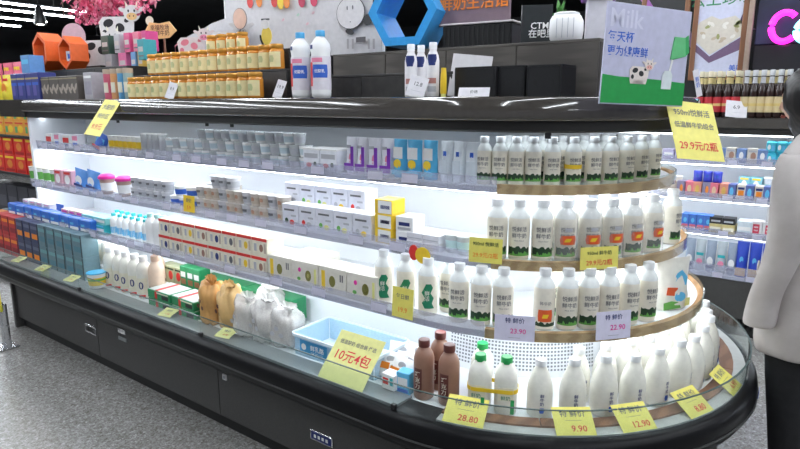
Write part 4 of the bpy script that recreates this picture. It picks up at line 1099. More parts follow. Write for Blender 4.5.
# black bins with hand holes
def bin_(px0, px1, Y, h_, label):
    a, b = x_at(px0, Y, 1.62), x_at(px1, Y, 1.62); w_ = b - a - .004; d_ = .13
    t = thing('black_bin', label, 'bin', ((a + b) / 2, Y + d_ / 2, ZT))
    link('bottom', box(w_ - .01, d_ - .01, .004, BLACK, .001), t)
    for s in (-1, 1):
        link('end_wall', box(.005, d_, h_, BLACK, .001), t, (s * (w_ / 2 - .0025), 0, .0)); link('long_wall', box(w_ - .011, .005, h_, BLACK, .001), t, (0, s * (d_ / 2 - .0025), 0))
        link('hand_hole', plate(oval(.006, .011, s * w_ * .25, h_ * .45), .001, KICK), t, (0, -d_ / 2 - .0008, 0))
    link('rim', loop_band(w_ / 2 - .002, d_ / 2 - .002, h_ - .004, h_ + .003, BLACK, .004, rad=.008), t)
bin_(454, 496, 1.97, .105, 'black plastic bin on the island top, left and widest'); bin_(497, 525, 1.985, .105, 'black plastic bin on the island top, middle'); bin_(526, 562, 1.97, .103, 'black plastic bin on the island top, right')
t = thing('white_block', 'small pale pink block standing right of the black bins', 'block', (x_at(566, 2.08, 1.62), 2.08, ZT)); link('block', box(.028, .03, .06, C('block_pale', .62, .55, .58), .003), t); link('top_cap', box(.022, .024, .006, WHITE, .001), t, (0, 0, .06))
# black crate with white lid on the riser
a, b = x_at(443, 2.27, 1.86), x_at(497, 2.27, 1.86)
t = thing('black_crate', 'black ribbed crate with white edge on the riser', 'crate', (x_at(484, 2.36, 1.85), 2.36, ZR2), (0, 0, .12))
link('body', box(.31, .17, .095, mat('crate_black', (.006, .006, .007), .5), .004), t); link('white_edge', box(.325, .185, .008, C('crate_white', .55, .52, .53), .002), t, (0, 0, .095))
for k in range(14): link('rib', box(.006, .006, .085, BLACK, .001), t, (-.143 + k * .022, -.087, .004))
# orange-lettered sign board above the crate
t = thing('lettered_board', 'dark board with large orange characters above the black crate', 'sign', (x_at(474, 2.36, 1.95), 2.36, ZR2 + .1035), (0, 0, .12))
link('board', box(.33, .012, .17, C('board_mauve', .20, .14, .17), .003), t); link('foot', box(.30, .06, .008, C('board_foot', .42, .34, .38), .002), t)
link('lettering', text('鲜奶生活馆', .064, C('sign_orange', .85, .25, .04), ext=.002, bold=.0012), t, (0, -.009, .09))
# small dark glass sign with white characters
t = thing('glass_sign', 'small dark glass sign with white characters on the riser', 'sign', (x_at(536, 2.30, 1.8), 2.30, ZR2), (0, 0, .45))
link('pane', box(.12, .006, .15, mat('sign_smoke', (.035, .038, .04), .08), .002), t); link('lettering', text('CTMS\n在吧里', .034, WHITE, bold=.0008, line=.9), t, (.02, -.0045, .055)); link('foot', box(.12, .04, .006, BLACK, .002), t)
# white rice-cooker shaped box, white pillar with purple top, plant
t = thing('white_tub', 'rounded white tub on the riser beside the pillar', 'tub', (x_at(566, 2.26, 1.8), 2.26, ZR2), (0, 0, .3))
link('body', lathe(((.050, 0), (.058, .008), (.062, .04), (.060, .075), (.052, .09), (.045, .094)), WHITE, 20, sq=.6), t); link('lid', lathe(((.047, .0935), (.046, .100), (.03, .106), (0, .107)), C('tub_lid', .66, .66, .68), 20, sq=.6), t)
for k in range(4): link('groove', box(.002, .002, .07, GREYP, 0), t, (-.03 + .02 * k, -.0625, .01))
t = thing('white_pillar', 'square white display pillar with a purple top behind the milk board', 'pillar', (x_at(590, 2.55, 1.75), 2.62, ZT), (0, 0, .4))
link('shaft', box(.10, .10, .40, C('pillar_white', .62, .60, .66), .004), t); link('purple_top', box(.14, .14, .02, C('pillar_purple', .30, .10, .45), .003), t, (0, 0, .40)); link('base', box(.12, .12, .02, WHITE, .003), t)
# plant beside the pillar
t = thing('leafy_plant', 'small green leafy plant behind the white tub', 'plant', (x_at(560, 2.42, 1.9), 2.42, ZR2))
link('pot', lathe(((.025, 0), (.028, .004), (.034, .06), (.036, .062), (.032, .062), (.03, .058), (0, .055)), BLACK, 14), t)
for k in range(14):
    a = k * 2.4; L = .05 + .012 * (k % 4)
    link('leaf', plate(((0, 0), (.014, L * .4), (.010, L * .8), (0, L), (-.010, L * .8), (-.014, L * .4)), .001, C('leaf_green', .06, .22, .04)), t, (.012 * math.cos(a), .012 * math.sin(a), .057 + .005 * (k % 5)), (-.5 - .1 * (k % 3), 0, a))
    if k < 6: link('leaf', plate(((0, 0), (.012, L * .5), (0, L), (-.012, L * .5)), .001, MATS['leaf_green']), t, (0, 0, .09 + .006 * k), (-.25, 0, a))

# ---- cut-out cows, banner and blossom
def spots_cow(name, label, loc, rot, s, body, spot, muzzle, group=None, horns=True):
    t = thing(name, label, 'cut-out', loc, (0, 0, rot), group)
    t.scale = (s, s, s)
    th = .006
    link('body', plate(((-.10, .03), (-.09, .0), (-.065, .0), (-.06, .035), (.05, .035), (.055, .0), (.08, .0), (.085, .04), (.10, .07), (.105, .12), (.07, .15), (-.08, .15), (-.11, .12)), th, body), t)
    hd = link('head', plate(oval(.05, .045, .10, .165, 16), th, body), t, (0, -.006, 0))
    for sx in (-1, 1):
        link('ear', plate(oval(.022, .011, .10 + sx * .058, .185, 10, sx * .4), th, body), hd, (0, .001, 0))
        link('eye', plate(oval(.005, .008, .10 + sx * .018, .178, 8), .001, INKK), hd, (0, -.0011, 0))
        if horns: link('horn', plate(((.10 + sx * .02, .20), (.10 + sx * .034, .20), (.10 + sx * .036, .228)), th, CREAM), hd, (0, .001, 0))
        link('nostril', plate(oval(.004, .004, .10 + sx * .012, .150, 8), .0008, INKK), hd, (0, -.0024, 0))
    link('muzzle', plate(oval(.032, .020, .10, .148, 14), .0012, muzzle), hd, (0, -.0014, 0))
    for x, z, rx, rz, r in ((-.05, .115, .032, .022, .3), (.02, .09, .028, .024, -.4), (-.075, .06, .016, .02, .1), (.065, .13, .018, .013, .5)):
        link('spot', plate(oval(rx, rz, x, z, 12, r), .001, spot), t, (0, -.0011, 0))
    link('tail', tube([(-.105, .003, .11), (-.13, .003, .09), (-.128, .003, .05)], .004, spot, 6), t)
    link('stand', box(.12, .05, .004, BLACK, .001), t, (0, .03, 0))
    return t
COWW = C('cow_white', .70, .68, .68)
ZG = z_at(125, 73, 2.31)
riser(84, 102, 2.27, 2.40, ZT, z_at(97, 66, 2.3), DARKR, 'small dark step carrying the spotted cow cut-out', 1)
spots_cow('cow_cutout', 'black and white spotted cow cut-out behind the tins', (x_at(98, 2.3, 1.9), 2.31, z_at(97, 66, 2.3)), .5, 1.2, COWW, INKK, C('cow_pink', .72, .45, .45))
riser(100, 149, 2.41, 2.50, ZT, z_at(120, 44, 2.45), DARKR, 'dark back step carrying the large cow cut-out', 2)
spots_cow('cow_cutout', 'large spotted cow cut-out under the pink blossom', (x_at(118, 2.45, 2.0), 2.45, z_at(120, 44, 2.45)), .5, 1.3, COWW, INKK, C('cow_peach', .80, .50, .22))
spots_cow('cow_cutout', 'pink-bellied cow cut-out in front of the white cloud board', (x_at(191, 2.30, 1.95), 2.30, ZJ2), .5, .85, C('cow_rosewhite', .72, .62, .62), C('cow_rose', .72, .20, .26), PINK)
spots_cow('cow_cutout', 'small spotted cow cut-out above the top honey jars', (x_at(225, 2.31, 2.0), 2.315, ZJ2 + .0), .5, .95, COWW, INKK, C('cow_grey', .5, .5, .5))
# stand the two behind on the tall step: a white cloud-shaped board
riser(160, 300, 2.262, 2.40, ZT, ZJ2, DARKR, 'dark rear step carrying the cut-outs and cloud board', 3)
t = thing('cloud_board', 'white cloud-shaped board behind the honey jars', 'board', (x_at(208, 2.38, 1.95), 2.40, ZJ2), (0, 0, .06))
link('board', plate(((-.28, 0), (.30, 0), (.31, .12), (.25, .20), (.15, .235), (.02, .215), (-.06, .19), (-.14, .17), (-.22, .15), (-.29, .08)), .006, C('board_white', .60, .59, .62)), t); link('foot', box(.3, .05, .005, BLACK, .001), t, (0, .03, 0))
# orange pointing sign
t = thing('arrow_sign', 'peach arrow-shaped sign with two lines of brown characters', 'sign', (x_at(162, 2.42, 1.95), 2.43, z_at(162, 55, 2.43)), (0, 0, .35))
link('board', plate(((-.13, .10), (.05, .11), (.11, .155), (.055, .215), (-.02, .205), (-.10, .215), (-.14, .16)), .008, C('sign_peach', .80, .48, .20)), t)
link('post', box(.012, .01, .13, BROWN, .001), t, (0, .013, 0)); link('foot', box(.10, .06, .006, BROWN, .001), t)
link('lettering', text('幸福牧场\n新鲜牛奶', .038, BROWND, bold=.0006, line=.95), t, (-.02, -.0015, .158)); link('round_top', plate(oval(.03, .03, -.10, .225), .006, C('sign_cream', .74, .66, .52)), t, (0, .001, 0))
riser(152, 175, 2.412, 2.50, ZT, z_at(162, 55, 2.43), DARKR, 'dark post block carrying the peach arrow sign', 1)
# pale pink disc
t = thing('round_sign', 'pale pink round disc on a stick under the blossom', 'sign', (x_at(70, 2.30, 2.0), 2.33, ZT), (0, 0, .5))
link('disc', plate(oval(.098, .098, 0, .475, 28), .008, C('disc_pink', .58, .40, .46)), t); link('stick', box(.008, .008, .39, WHITE, .001), t, (0, .013, 0)); link('foot', box(.07, .07, .006, BLACK, .001), t)
# banner
def banner_mesh(w_, h_, m, n=28):
    bm = bmesh.new(); R = []
    for s, off in ((0, 0), (1, .003)):
        rows_ = []
        for j in range(7):
            v = j / 6
            rows_.append([bm.verts.new((-w_ / 2 + w_ * i / n, off + .008 * math.sin(i * .55 + v * 1.5) * (1 - .3 * v), v * h_ + .02 * (1 - v) * math.sin(i / n * PI) * -1 + (.05 * (1 - i / n) * (1 - v)))) for i in range(n + 1)])
        R.append(rows_)
    for k, rows_ in enumerate(R):
        for j in range(6):
            for i in range(n):
                q = (rows_[j][i], rows_[j][i + 1], rows_[j + 1][i + 1], rows_[j + 1][i])
                bm.faces.new(q if k == 0 else q[::-1])
    for j in range(6):
        for i in (0, n): bm.faces.new((R[0][j][i], R[0][j + 1][i], R[1][j + 1][i], R[1][j][i]))
    for i in range(n):
        for j in (0, 6): bm.faces.new((R[0][j][i], R[0][j][i + 1], R[1][j][i + 1], R[1][j][i]))
    return finish(bm, 'banner', m, 60)
YBN = 2.475
ba, bb = x_at(226, YBN, 1.95), x_at(381, YBN, 1.95)
bz = z_at(381, 52, YBN)
t = thing('printed_banner', 'white cloth banner with fruit, cow and balloon pictures behind the jars', 'banner', ((ba + bb) / 2, YBN, bz))
BW = bb - ba
link('cloth', banner_mesh(BW, .42, C('banner_white', .62, .60, .62)), t)
for s in (-1, 1): link('pole', lathe(((.008, 0), (.008, .43 + bz - 1.5715 - .002)), WHITE, 8), t, (s * (BW / 2 + .006), .012, 1.5735 - bz))
def pr(name, poly, m, dy=-.011, par=None, label=None): return link(name, plate(poly, .0012, m), par or t, (0, dy, 0) if par is None else (0, dy, 0), label=label)
bxp = lambda px: x_at(px, YBN, 1.95) - (ba + bb) / 2
bzp = lambda px, py: z_at(px, py, YBN) - bz
def on(px, py): return bxp(px), bzp(px, py)
# big faced cow at the right
cx_, cz_ = on(352, 13)
cw = pr('cow_outline', oval(.098, .082, cx_, cz_, 24), INKK, -.0112, label='round faced cow drawing'); pr('cow_face', oval(.0945, .0785, cx_, cz_, 24), C('banner_face', .66, .63, .64), -.0014, cw)
for dx in (-.02, .018): pr('eye', oval(.004, .011, cx_ + dx, cz_ + .025, 8), INK, -.0028, cw)
pr('nose', oval(.004, .003, cx_, cz_ - .045, 8), INK, -.0028, cw)
bx_, bz_ = on(369, 20); pr('spot', oval(.030, .028, bx_, bz_, 12, .3), INKK, -.012); bx_, bz_ = on(376, 6); pr('spot', oval(.010, .04, bx_, bz_, 12, .1), INKK, -.012)
bx_, bz_ = on(351, 32); pr('spot', oval(.030, .014, bx_, bz_, 12, -.3), INKK, -.012); bx_, bz_ = on(362, 40); pr('dark_patch', rect(.065, .026, bx_, bz_ - .012), C('patch_grey', .10, .09, .10), -.012)
for px in (349, 354, 370, 375):
    bx_, bz_ = on(px, 43); pr('leg', rect(.014, .05, bx_, bz_ - .03), C('banner_leg', .40, .38, .39), -.0115)
for px, py, m in ((253, 2, RED), (262, 1, ORG), (277, 1, RED), (283, 3, YELO), (289, 2, ORG), (304, 1, C('fruit_berry', .55, .02, .08)), (316, 0, C('fruit_berry', .55, .02, .08))):
    bx_, bz_ = on(px, py); pr('fruit_print', oval(.026, .036, bx_, bz_, 14, .2), m, -.0125)
for px, py in ((300, 15), (315, 13), (309, 24), (285, 20)):
    bx_, bz_ = on(px, py); pr('faint_print', oval(.012, .007, bx_, bz_, 10, .4), C('print_faint', .70, .45, .50) if px % 2 else C('print_faintg', .42, .60, .50), -.012)
# peach balloon and yellow figure cut-outs in front of the banner
def stick(name, label, px, py0, py1, Y, polys, group=None):
    z0 = z_at(px, py0, Y); tt = thing(name, label, 'cut-out', (x_at(px, Y, z0), Y, ZJ2), (0, 0, .3), group)
    for nm, poly, m, dy in polys: link(nm, plate(poly, .004, m), tt, (0, dy, 0))
    link('stick', box(.006, .006, .06, WHITE, .001), tt, (0, .009, 0)); link('foot', box(.05, .05, .005, BLACK, .001), tt)
stick('balloon_cutout', 'peach balloon cut-out above the top honey jars', 240, 30, 0, 2.30, (('balloon', oval(.042, .055, 0, .20, 18), C('balloon_peach', .76, .52, .42), 0), ('rim', oval(.046, .059, 0, .20, 18), C('balloon_rim', .30, .26, .26), .004), ('tail', rect(.006, .10, 0, .05), INK, .004)))
stick('figure_cutout', 'yellow-bodied cow figure cut-out in front of the banner', 267, 48, 14, 2.28, (('body', oval(.032, .048, 0, .09, 16), C('fig_yellow', .78, .58, .10), 0), ('head', oval(.026, .024, -.005, .15, 14), COWW, -.004), ('horn', rect(.05, .008, -.005, .172), INKK, .001), ('leg', rect(.010, .05, .012, .0), INKK, .004), ('arm', oval(.008, .03, -.035, .07, 10, .3), INKK, .004)))
# blossom hanging over the cows
t = thing('blossom_garland', 'hanging garland of pink artificial blossom at upper left', 'garland', (x_at(108, 2.64, 2.15), 2.64, z_at(108, 8, 2.64)))
bm = bmesh.new(); rnd = random.Random(3)
zz0 = z_at(108, 8, 2.64)
for k in range(1700):
    px = rnd.triangular(55, 158, 104); py = rnd.uniform(-30, 26 if 76 < px < 102 else (17 if px < 140 else 14))
    if px < 70 and py > 5: continue
    Y = 2.64 + rnd.uniform(-.12, .10)
    c = Vector((x_at(px, Y, z_at(px, py, Y)) - x_at(108, 2.64, 2.15), Y - 2.64, z_at(px, py, Y) - zz0))
    R_ = Matrix.Rotation(rnd.uniform(0, 6.28), 3, 'Z') @ Matrix.Rotation(rnd.uniform(-1.2, 1.2), 3, 'X')
    L = rnd.uniform(.030, .055)
    vs_ = [bm.verts.new(c + R_ @ Vector(q)) for q in ((0, 0, 0), (L * .4, .004, L * .5), (0, -.004, L), (-L * .4, .004, L * .5))]
    f = bm.faces.new(vs_); f.material_index = k % 3
o = link('blossom', finish(bm, 'blossom', None, 0, [C('petal_pink', .80, .16, .30), C('petal_rose', .72, .09, .20), C('petal_pale', .82, .32, .42)]), t); o['kind'] = 'stuff'
for k in range(7):
    px = 62 + k * 15
    link('branch', tube([(x_at(px, 2.64, 2.15) - x_at(108, 2.64, 2.15), 0, 1.0), (x_at(px, 2.64, 2.15) - x_at(108, 2.64, 2.15) + .02, .01, .5), (x_at(px + 4, 2.64, 2.15) - x_at(108, 2.64, 2.15), 0, .0)], .005, C('branch_brown', .14, .07, .05), 6), t)
for s in (-.35, .35): link('cord', tube([(s, 0, .95), (s, 0, 3.9 - zz0)], .003, BLACK, 6), t)

# ---- milk board on the rounded end
ph = cap_phi(643, .735, 1.7)
x, y = cap_pt(.735, ph)
t = mboard = thing('milk_board', 'lilac and green picture board with cow, carton and milk bottle on the rounded canopy', 'sign', (x + .01, y - .01, 1.543), (0, .03, ph + .12))
bwid, bhei = .375, .338
bd = link('board', box(bwid, .008, bhei, C('board_lilac', .50, .50, .66), .001), t)
link('grass_strip', plate(((-bwid / 2, .004), (bwid / 2, .004), (bwid / 2, .085), (.05, .092), (-.05, .088), (-.12, .095), (-bwid / 2, .10)), .001, C('board_green', .01, .30, .06)), t, (0, -.0052, 0))
link('lettering', text('Milk', .085, C('board_pale', .62, .62, .76), bold=.001), t, (-.105, -.0048, .285)); link('lettering', text('每天杯', .038, BLUE, bold=.0012), t, (-.122, -.0048, .225)); link('lettering', text('更为健康鲜', .036, BLUE, bold=.0012), t, (-.088, -.0048, .178))
cow = spots_cow('cow_picture', 'x', (0, 0, 0), 0, 1, C('pic_white', .74, .66, .62), INKK, C('pic_pink', .76, .40, .36)); 
for k_ in ('label', 'category'): del cow[k_]
cow.parent = t; cow.location = (-.03, -.0066, .073); cow.scale = (.40, .25, .40)
for ch in list(cow.children):
    if ch.name.startswith(('stand', 'tail')): bpy.data.objects.remove(ch)
link('carton', plate(((.105, .165), (.175, .18), (.165, .245), (.115, .245)), .004, C('pic_green', .12, .50, .20)), t, (0, -.0075, 0)); link('carton_side', plate(((.115, .165), (.175, .18), (.19, .195), (.18, .255), (.165, .245), (.16, .185)), .004, C('pic_green2', .03, .36, .10)), t, (0, -.0065, 0))
link('poured_milk', plate(((.112, .165), (.120, .165), (.112, .125), (.104, .125)), .001, WHITE), t, (0, -.0060, 0)); link('bottle_picture', plate(((.075, .06), (.12, .06), (.122, .11), (.112, .125), (.085, .125), (.075, .11)), .0015, C('pic_glass', .66, .72, .74)), t, (0, -.0068, 0))
mboard.scale = (.96, .96, .90)
# ================================================================== SIGNS AND CARDS
def card(name, label, loc, rz, lean, w_, h_, m, lines, curl=0., roll=0., group=None, rack=None):
    t = thing(name, label, 'sign' if w_ > .16 else 'price card', loc, (0, 0, 0), group)
    t.rotation_euler = (Matrix.Rotation(rz, 3, 'Z') @ Matrix.Rotation(-lean, 3, 'X') @ Matrix.Rotation(roll, 3, 'Y')).to_euler()
    link('paper', sheet('card', w_, h_, m, curl), t)
    for s, size, mm, x, z, *r in lines:
        v = z / h_
        link('lettering', text(s, size, mm, bold=.0006), t, (x, curl * math.sin(v * PI * .5) ** 2 * h_ - .0008 - abs(curl) * .004, z), (-math.atan(curl * math.sin(v * PI) * PI / 2), 0, 0))
    return t
ph = cap_phi(678, .72, 1.55)
x, y = cap_pt(.80, ph)
card('hanging_sign', 'large yellow price sign hung on the canopy below the milk board', (x + .02, y, 1.362), ph - .25, .42, .20, .215, YEL, (('950ml悦鲜活', .028, INK, 0, .172), ('低温鲜牛奶组合', .024, INK, .0, .125), ('29.9元/2瓶', .036, RED, .0, .048)), curl=.05, roll=.10)
card('hanging_sign', 'yellow price sign hung on the canopy at the far left', (x_at(92, 1.66, 1.36), 1.66, 1.375), .12, .58, .15, .235, YEL, (('大酸奶', .036, INK, 0, .185), ('特价区', .034, INK, 0, .125), ('9.9元', .042, RED, 0, .055)), roll=.08, curl=.04)
card('price_sign', 'large yellow card reading ten yuan for four packs, propped on the deck', (-1.437, 1.542, .513), 0, .72, .225, .205, YELP, (('低温酸奶 组合装 任选', .019, INK, 0, .160), ('10元4包', .052, RED, 0, .105)), curl=.05)
def rim_card(label, px, w_, h_, price, m=YEL, rr=.948, z=.5075, lean=1.0, top='特 鲜价'):
    x, y, p = pos_on(px, rr, z)
    card('price_card', label, (x, y, z), p, lean, w_, h_, m, ((top, h_ * .26, INK, 0, h_ * .74), ('————', h_ * .13, INK, 0, h_ * .52), (price, h_ * .30, RED, w_ * .1, h_ * .22)))
rim_card('yellow price card reading 28.80 in front of the green-capped jugs', 462, .14, .105, '28.80')
rim_card('yellow price card reading 9.90 at the middle of the round deck', 577, .13, .10, '9.90')
rim_card('wrinkled yellow price card right of the one reading 9.90', 641, .125, .10, '12.90')
rim_card('yellow price card fourth along the round deck edge', 703, .125, .105, '8.80')
rim_card('yellow price card at far right end of the round deck edge', 738, .12, .105, '6.90')
for px, lb in ((163, 'beside the flat green cases'), (221, 'under the clear bun bags'), (67, 'below the teal cartons'), (38, 'below the navy cartons'), (14, 'below the red cartons')):
    card('price_card', 'small curled yellow price card on the deck edge %s' % lb, (x_at(px, 1.56, .52), 1.562, .5135), .2, .9, .085, .062, YELP, (('特价', .018, INK, 0, .042), ('6.90', .017, RED, .01, .018)), curl=.35, group='curled yellow price cards')
def lip_card(label, px, py, r, w_, h_, m, lines):
    z = .9
    for _ in range(4):
        x, y, p = pos_on(px, r, z)
        v = Vector((x, y, 0)); d = FWD * F + RGT * (px - 400) - UPV * (py - PH / 2); z = HC + d.z * y / d.y
    card('price_card', label, (x, y, z), p, .06, w_, h_, m, lines)
lip_card('yellow card on the middle lip at start of the round shelf', 485, 263, .710, .118, .088, YEL, (('950ml 悦鲜活', .016, GRASS, 0, .066), ('29.9元/2瓶', .020, ORG, 0, .026)))
lip_card('yellow card on the middle round lip under the bagged bottles', 599, 269, .706, .142, .078, YEL, (('950ml 鲜牛奶', .016, GRASS, 0, .056), ('29.9元/2瓶', .022, RED, 0, .022)))
lip_card('yellow card on the lower lip in front of the green-printed bottles', 402, 318, .792, .095, .115, YEL, (('每日鲜', .020, INK, 0, .08), ('19.9', .026, ORG, 0, .03)))
lip_card('lilac price card reading 23.90 on the lower lip', 514, 341, .790, .135, .090, LILACC, (('特 鲜价', .020, NAVY, .0, .070), ('23.90', .024, MAG, .012, .034), ('————', .010, INK, 0, .012)))
lip_card('lilac price card reading 22.90 on the lower round lip', 613, 339, .790, .130, .098, LILACC, (('特 鲜价', .020, NAVY, .0, .076), ('22.90', .026, MAG, .016, .040), ('————', .010, INK, 0, .014)))
lip_card('yellow card on the middle lip below the blue-banded cups', 189, 212, .704, .095, .085, YELO, (('酸奶', .022, INK, 0, .058), ('5.9', .026, RED, 0, .022)))
def top_card(label, px, Y, w_, h_, rz=.25, lean=.30, m=None, z=None, txt='8.9'):
    card('price_card', label, (x_at(px, Y, 1.62), Y, z or ZT + .001), rz, lean, w_, h_, m or C('card_white', .72, .70, .74), ((txt, h_ * .26, INK, 0, h_ * .62), ('———', h_ * .16, GREYP, 0, h_ * .3)), roll=.25)
top_card('small white price card leaning on the honey jars', 168, 1.865, .062, .088)
top_card('small white price card right of the bottom honey jars', 276, 1.90, .050, .085, txt='19.9')
top_card('small white price card in front of the slim bottles', 414, 1.865, .072, .080, rz=.4, txt='12.8')
card('price_card', 'low wide pale card in front of the black bins', (x_at(473, 1.86, 1.58), 1.862, ZT + .001), .3, .5, .11, .035, C('card_white', .72, .70, .74), (('价格', .014, INK, 0, .017),))
x, y, p = pos_on(700, .725, 1.6)
card('pennant_card', 'narrow white and blue card standing at the canopy end beside the milk board', (-.452, 2.39, 1.573), p - .3, .1, .030, .095, C('card_white', .72, .70, .74), (('鲜\n奶', .020, BLUE, 0, .05),), roll=-.25)

# ================================================================== REAR COOLER GOODS AND WALL
def rrow(protos, px0, px1, n, k, label, group, dz=0., dy=.06, **kw):
    Yf, z0 = RSH[k]
    if k: kw.setdefault('s', 1.22)
    row(protos, px0, px1, n, Yf + dy, z0 + .0205 + dz, label, group, **kw)
# deck
rrow([spouch('snack_pouch', .10, .22, .06, C('pouch_slate', .30, .36, .46), (('o', 0, .08, .03, .03, WHITE), ('r', 0, .03, .07, .02, NAVY))), spouch('snack_pouch', .10, .22, .06, C('pouch_steel', .46, .52, .56), (('o', 0, .07, .03, .02, PINK), ('r', 0, .11, .07, .02, TEAL)), seed=4)], 684, 736, 5, 0, 'steel blue snack pouch, {o} from left on rear cooler deck', 'steel blue pouches')
gq2 = spouch('snack_pouch', .13, .24, .07, C('pouch_cobalt', .02, .06, .48), (('r', 0, .012, .11, .055, C('pouch_amber', .72, .42, .14)), ('o', 0, .12, .022, .022, SKY)), seed=7)
rrow(gq2, 734, 772, 3, 0, 'cobalt blue pouch with amber base, {o} from left on rear cooler deck', 'cobalt pouches', dy=.05)
rrow(gq2, 772, 820, 4, 0, 'cobalt blue pouch, {o} from the shopper on rear cooler deck', 'cobalt pouches behind the shopper', dy=.05)
rrow(pack('snack_box', .15, .12, .18, C('box_cream2', .66, .62, .52), (('r', 0, .05, .1, .05, BEIGE),)), 716, 742, 2, 0, 'cream box, {o} from left at back of rear cooler deck', 'cream boxes', dy=.20)
# second shelf from below
rrow(pack('cheese_box', .08, .07, .09, C('box_cobalt', .06, .18, .58), (('r', 0, .01, .07, .022, C('box_coral', .62, .14, .20)), ('o', 0, .055, .018, .014, SKY))), 682, 712, 4, 1, 'blue and coral cheese box, {o} from left on rear cooler', 'blue cheese boxes')
rrow(pack('flat_carton', .12, .10, .05, C('box_butter', .62, .52, .24), (('r', 0, .015, .1, .02, CREAM),)), 710, 736, 2, 1, 'butter yellow carton, {o} from left on rear cooler', 'butter cartons')
rrow(pack('flat_carton', .14, .08, .035, INKK, (('r', 0, .01, .1, .01, GREYP),)), 710, 736, 2, 1, 'black flat carton, {o} from left lying on the butter cartons', 'black cartons', dz=.0625)
rrow(pack('flat_carton', .12, .10, .08, C('box_ice', .62, .70, .76), (('r', 0, .03, .1, .02, WHITE),)), 737, 752, 1, 1, 'ice blue carton between butter cartons and red-logo boxes', 'ice blue carton')
rl = pack('cheese_box', .10, .08, .085, C('box_pearl', .70, .68, .70), (('r', 0, .02, .055, .05, C('logo_red', .62, .05, .10)), ('r', 0, .032, .035, .008, WHITE), ('r', 0, .05, .035, .008, WHITE)))
rrow(rl, 750, 800, 4, 1, 'white box with red logo, {o} from left on rear cooler', 'red-logo boxes')
rrow(rl, 766, 778, 1, 1, 'white box with red logo lying on the red-logo row of rear cooler', 'upper red-logo box', dz=.105)
# third
rrow([pack('milk_carton', .11, .09, .08, C('box_dusk', .25, .22, .34), (('o', .01, .04, .022, .022, ORG),)), pack('milk_carton', .11, .09, .08, C('box_rasp', .70, .16, .22), (('o', 0, .04, .028, .022, C('box_cream3', .74, .55, .34)),)), pack('milk_carton', .11, .09, .08, C('box_orange2', .72, .28, .20), (('o', 0, .04, .028, .024, C('box_gold3', .70, .45, .10)),))], 678, 728, 6, 2, 'raspberry and orange carton, {o} from left on rear cooler middle shelf', 'fruit cartons')
rrow([pack('milk_carton', .09, .08, .08, C('box_indigo', .10, .14, .38), (('o', 0, .04, .022, .024, SKY),)), pack('milk_carton', .09, .08, .08, C('box_bone', .66, .60, .54), (('r', 0, .02, .06, .03, ORG), ('r', 0, .055, .07, .012, NAVY)))], 728, 800, 8, 2, 'indigo or bone coloured carton, {o} from left on rear cooler middle shelf', 'indigo and bone cartons')
rrow(spouch('snack_pouch', .12, .06, .05, C('pouch_ultra', .03, .05, .50), (('o', 0, .03, .02, .012, BLUE),)), 693, 722, 3, 2, 'ultramarine pouch, {o} from left lying on the fruit cartons', 'ultramarine pouches', dz=.099)
rrow(pack('milk_carton', .10, .07, .09, C('box_turq', .20, .48, .56), (('o', 0, .045, .026, .028, WHITE), ('r', 0, .075, .07, .01, YELO))), 738, 762, 2, 2, 'turquoise carton with white dot, {o} from left at back of rear cooler middle shelf', 'turquoise cartons', dy=.17, dz=.03)
bpy.context.view_layer.update()
rs = link('shelf_riser', box(.40, .12, .029, SHELFW, .002), None, (x_at(750, RSH[2][0] + .17, 1.0), RSH[2][0] + .17, RSH[2][1] + .0205)); tag(rs, 'low white riser under the turquoise cartons of rear cooler', 'riser')
rrow(cup('yogurt_cup', .03, .035, .12, CLEARP, WHITE, C('print_seafoam', .35, .55, .52)), 765, 800, 4, 2, 'tall clear cup with seafoam print, {o} from left in rear cooler', 'seafoam cups', dy=.15)
rrow(cup('yogurt_cup', .03, .035, .10, CREAM, WHITE, BEIGE), 660, 680, 2, 2, 'cream cup with beige print, {o} from left in rear cooler', 'cream cups in the rear cooler', dy=.10)
# top
rrow([pack('cheese_box', .12, .08, .06, C('box_lav', .50, .46, .66), (('r', 0, .02, .09, .02, WHITE),))], 664, 700, 3, 3, 'lavender box, {o} from left on rear cooler top shelf', 'lavender boxes')
rrow([pack('cheese_box', .09, .08, .075, C('box_denim', .16, .26, .52), (('o', 0, .04, .02, .02, WHITE),)), pack('cheese_box', .10, .08, .08, C('box_oat', .64, .60, .54), (('o', .01, .04, .026, .02, C('box_mocha', .40, .22, .16)), ('r', 0, .06, .08, .01, GREYP)))], 716, 768, 5, 3, 'denim or oat coloured box, {o} from left on rear cooler top shelf', 'denim and oat boxes')
aq = pack('milk_pack', .10, .08, .06, C('pack_aqua', .05, .50, .66), (('o', -.02, .03, .016, .014, WHITE), ('r', .02, .01, .03, .03, SKY)), bev=.008)
for k in range(2): rrow(aq, 766, 798, 3, 3, 'aqua blue pack, {o} from left in %s tier on rear cooler top shelf' % ('lower', 'upper')[k], 'aqua packs', dz=.074 * k)
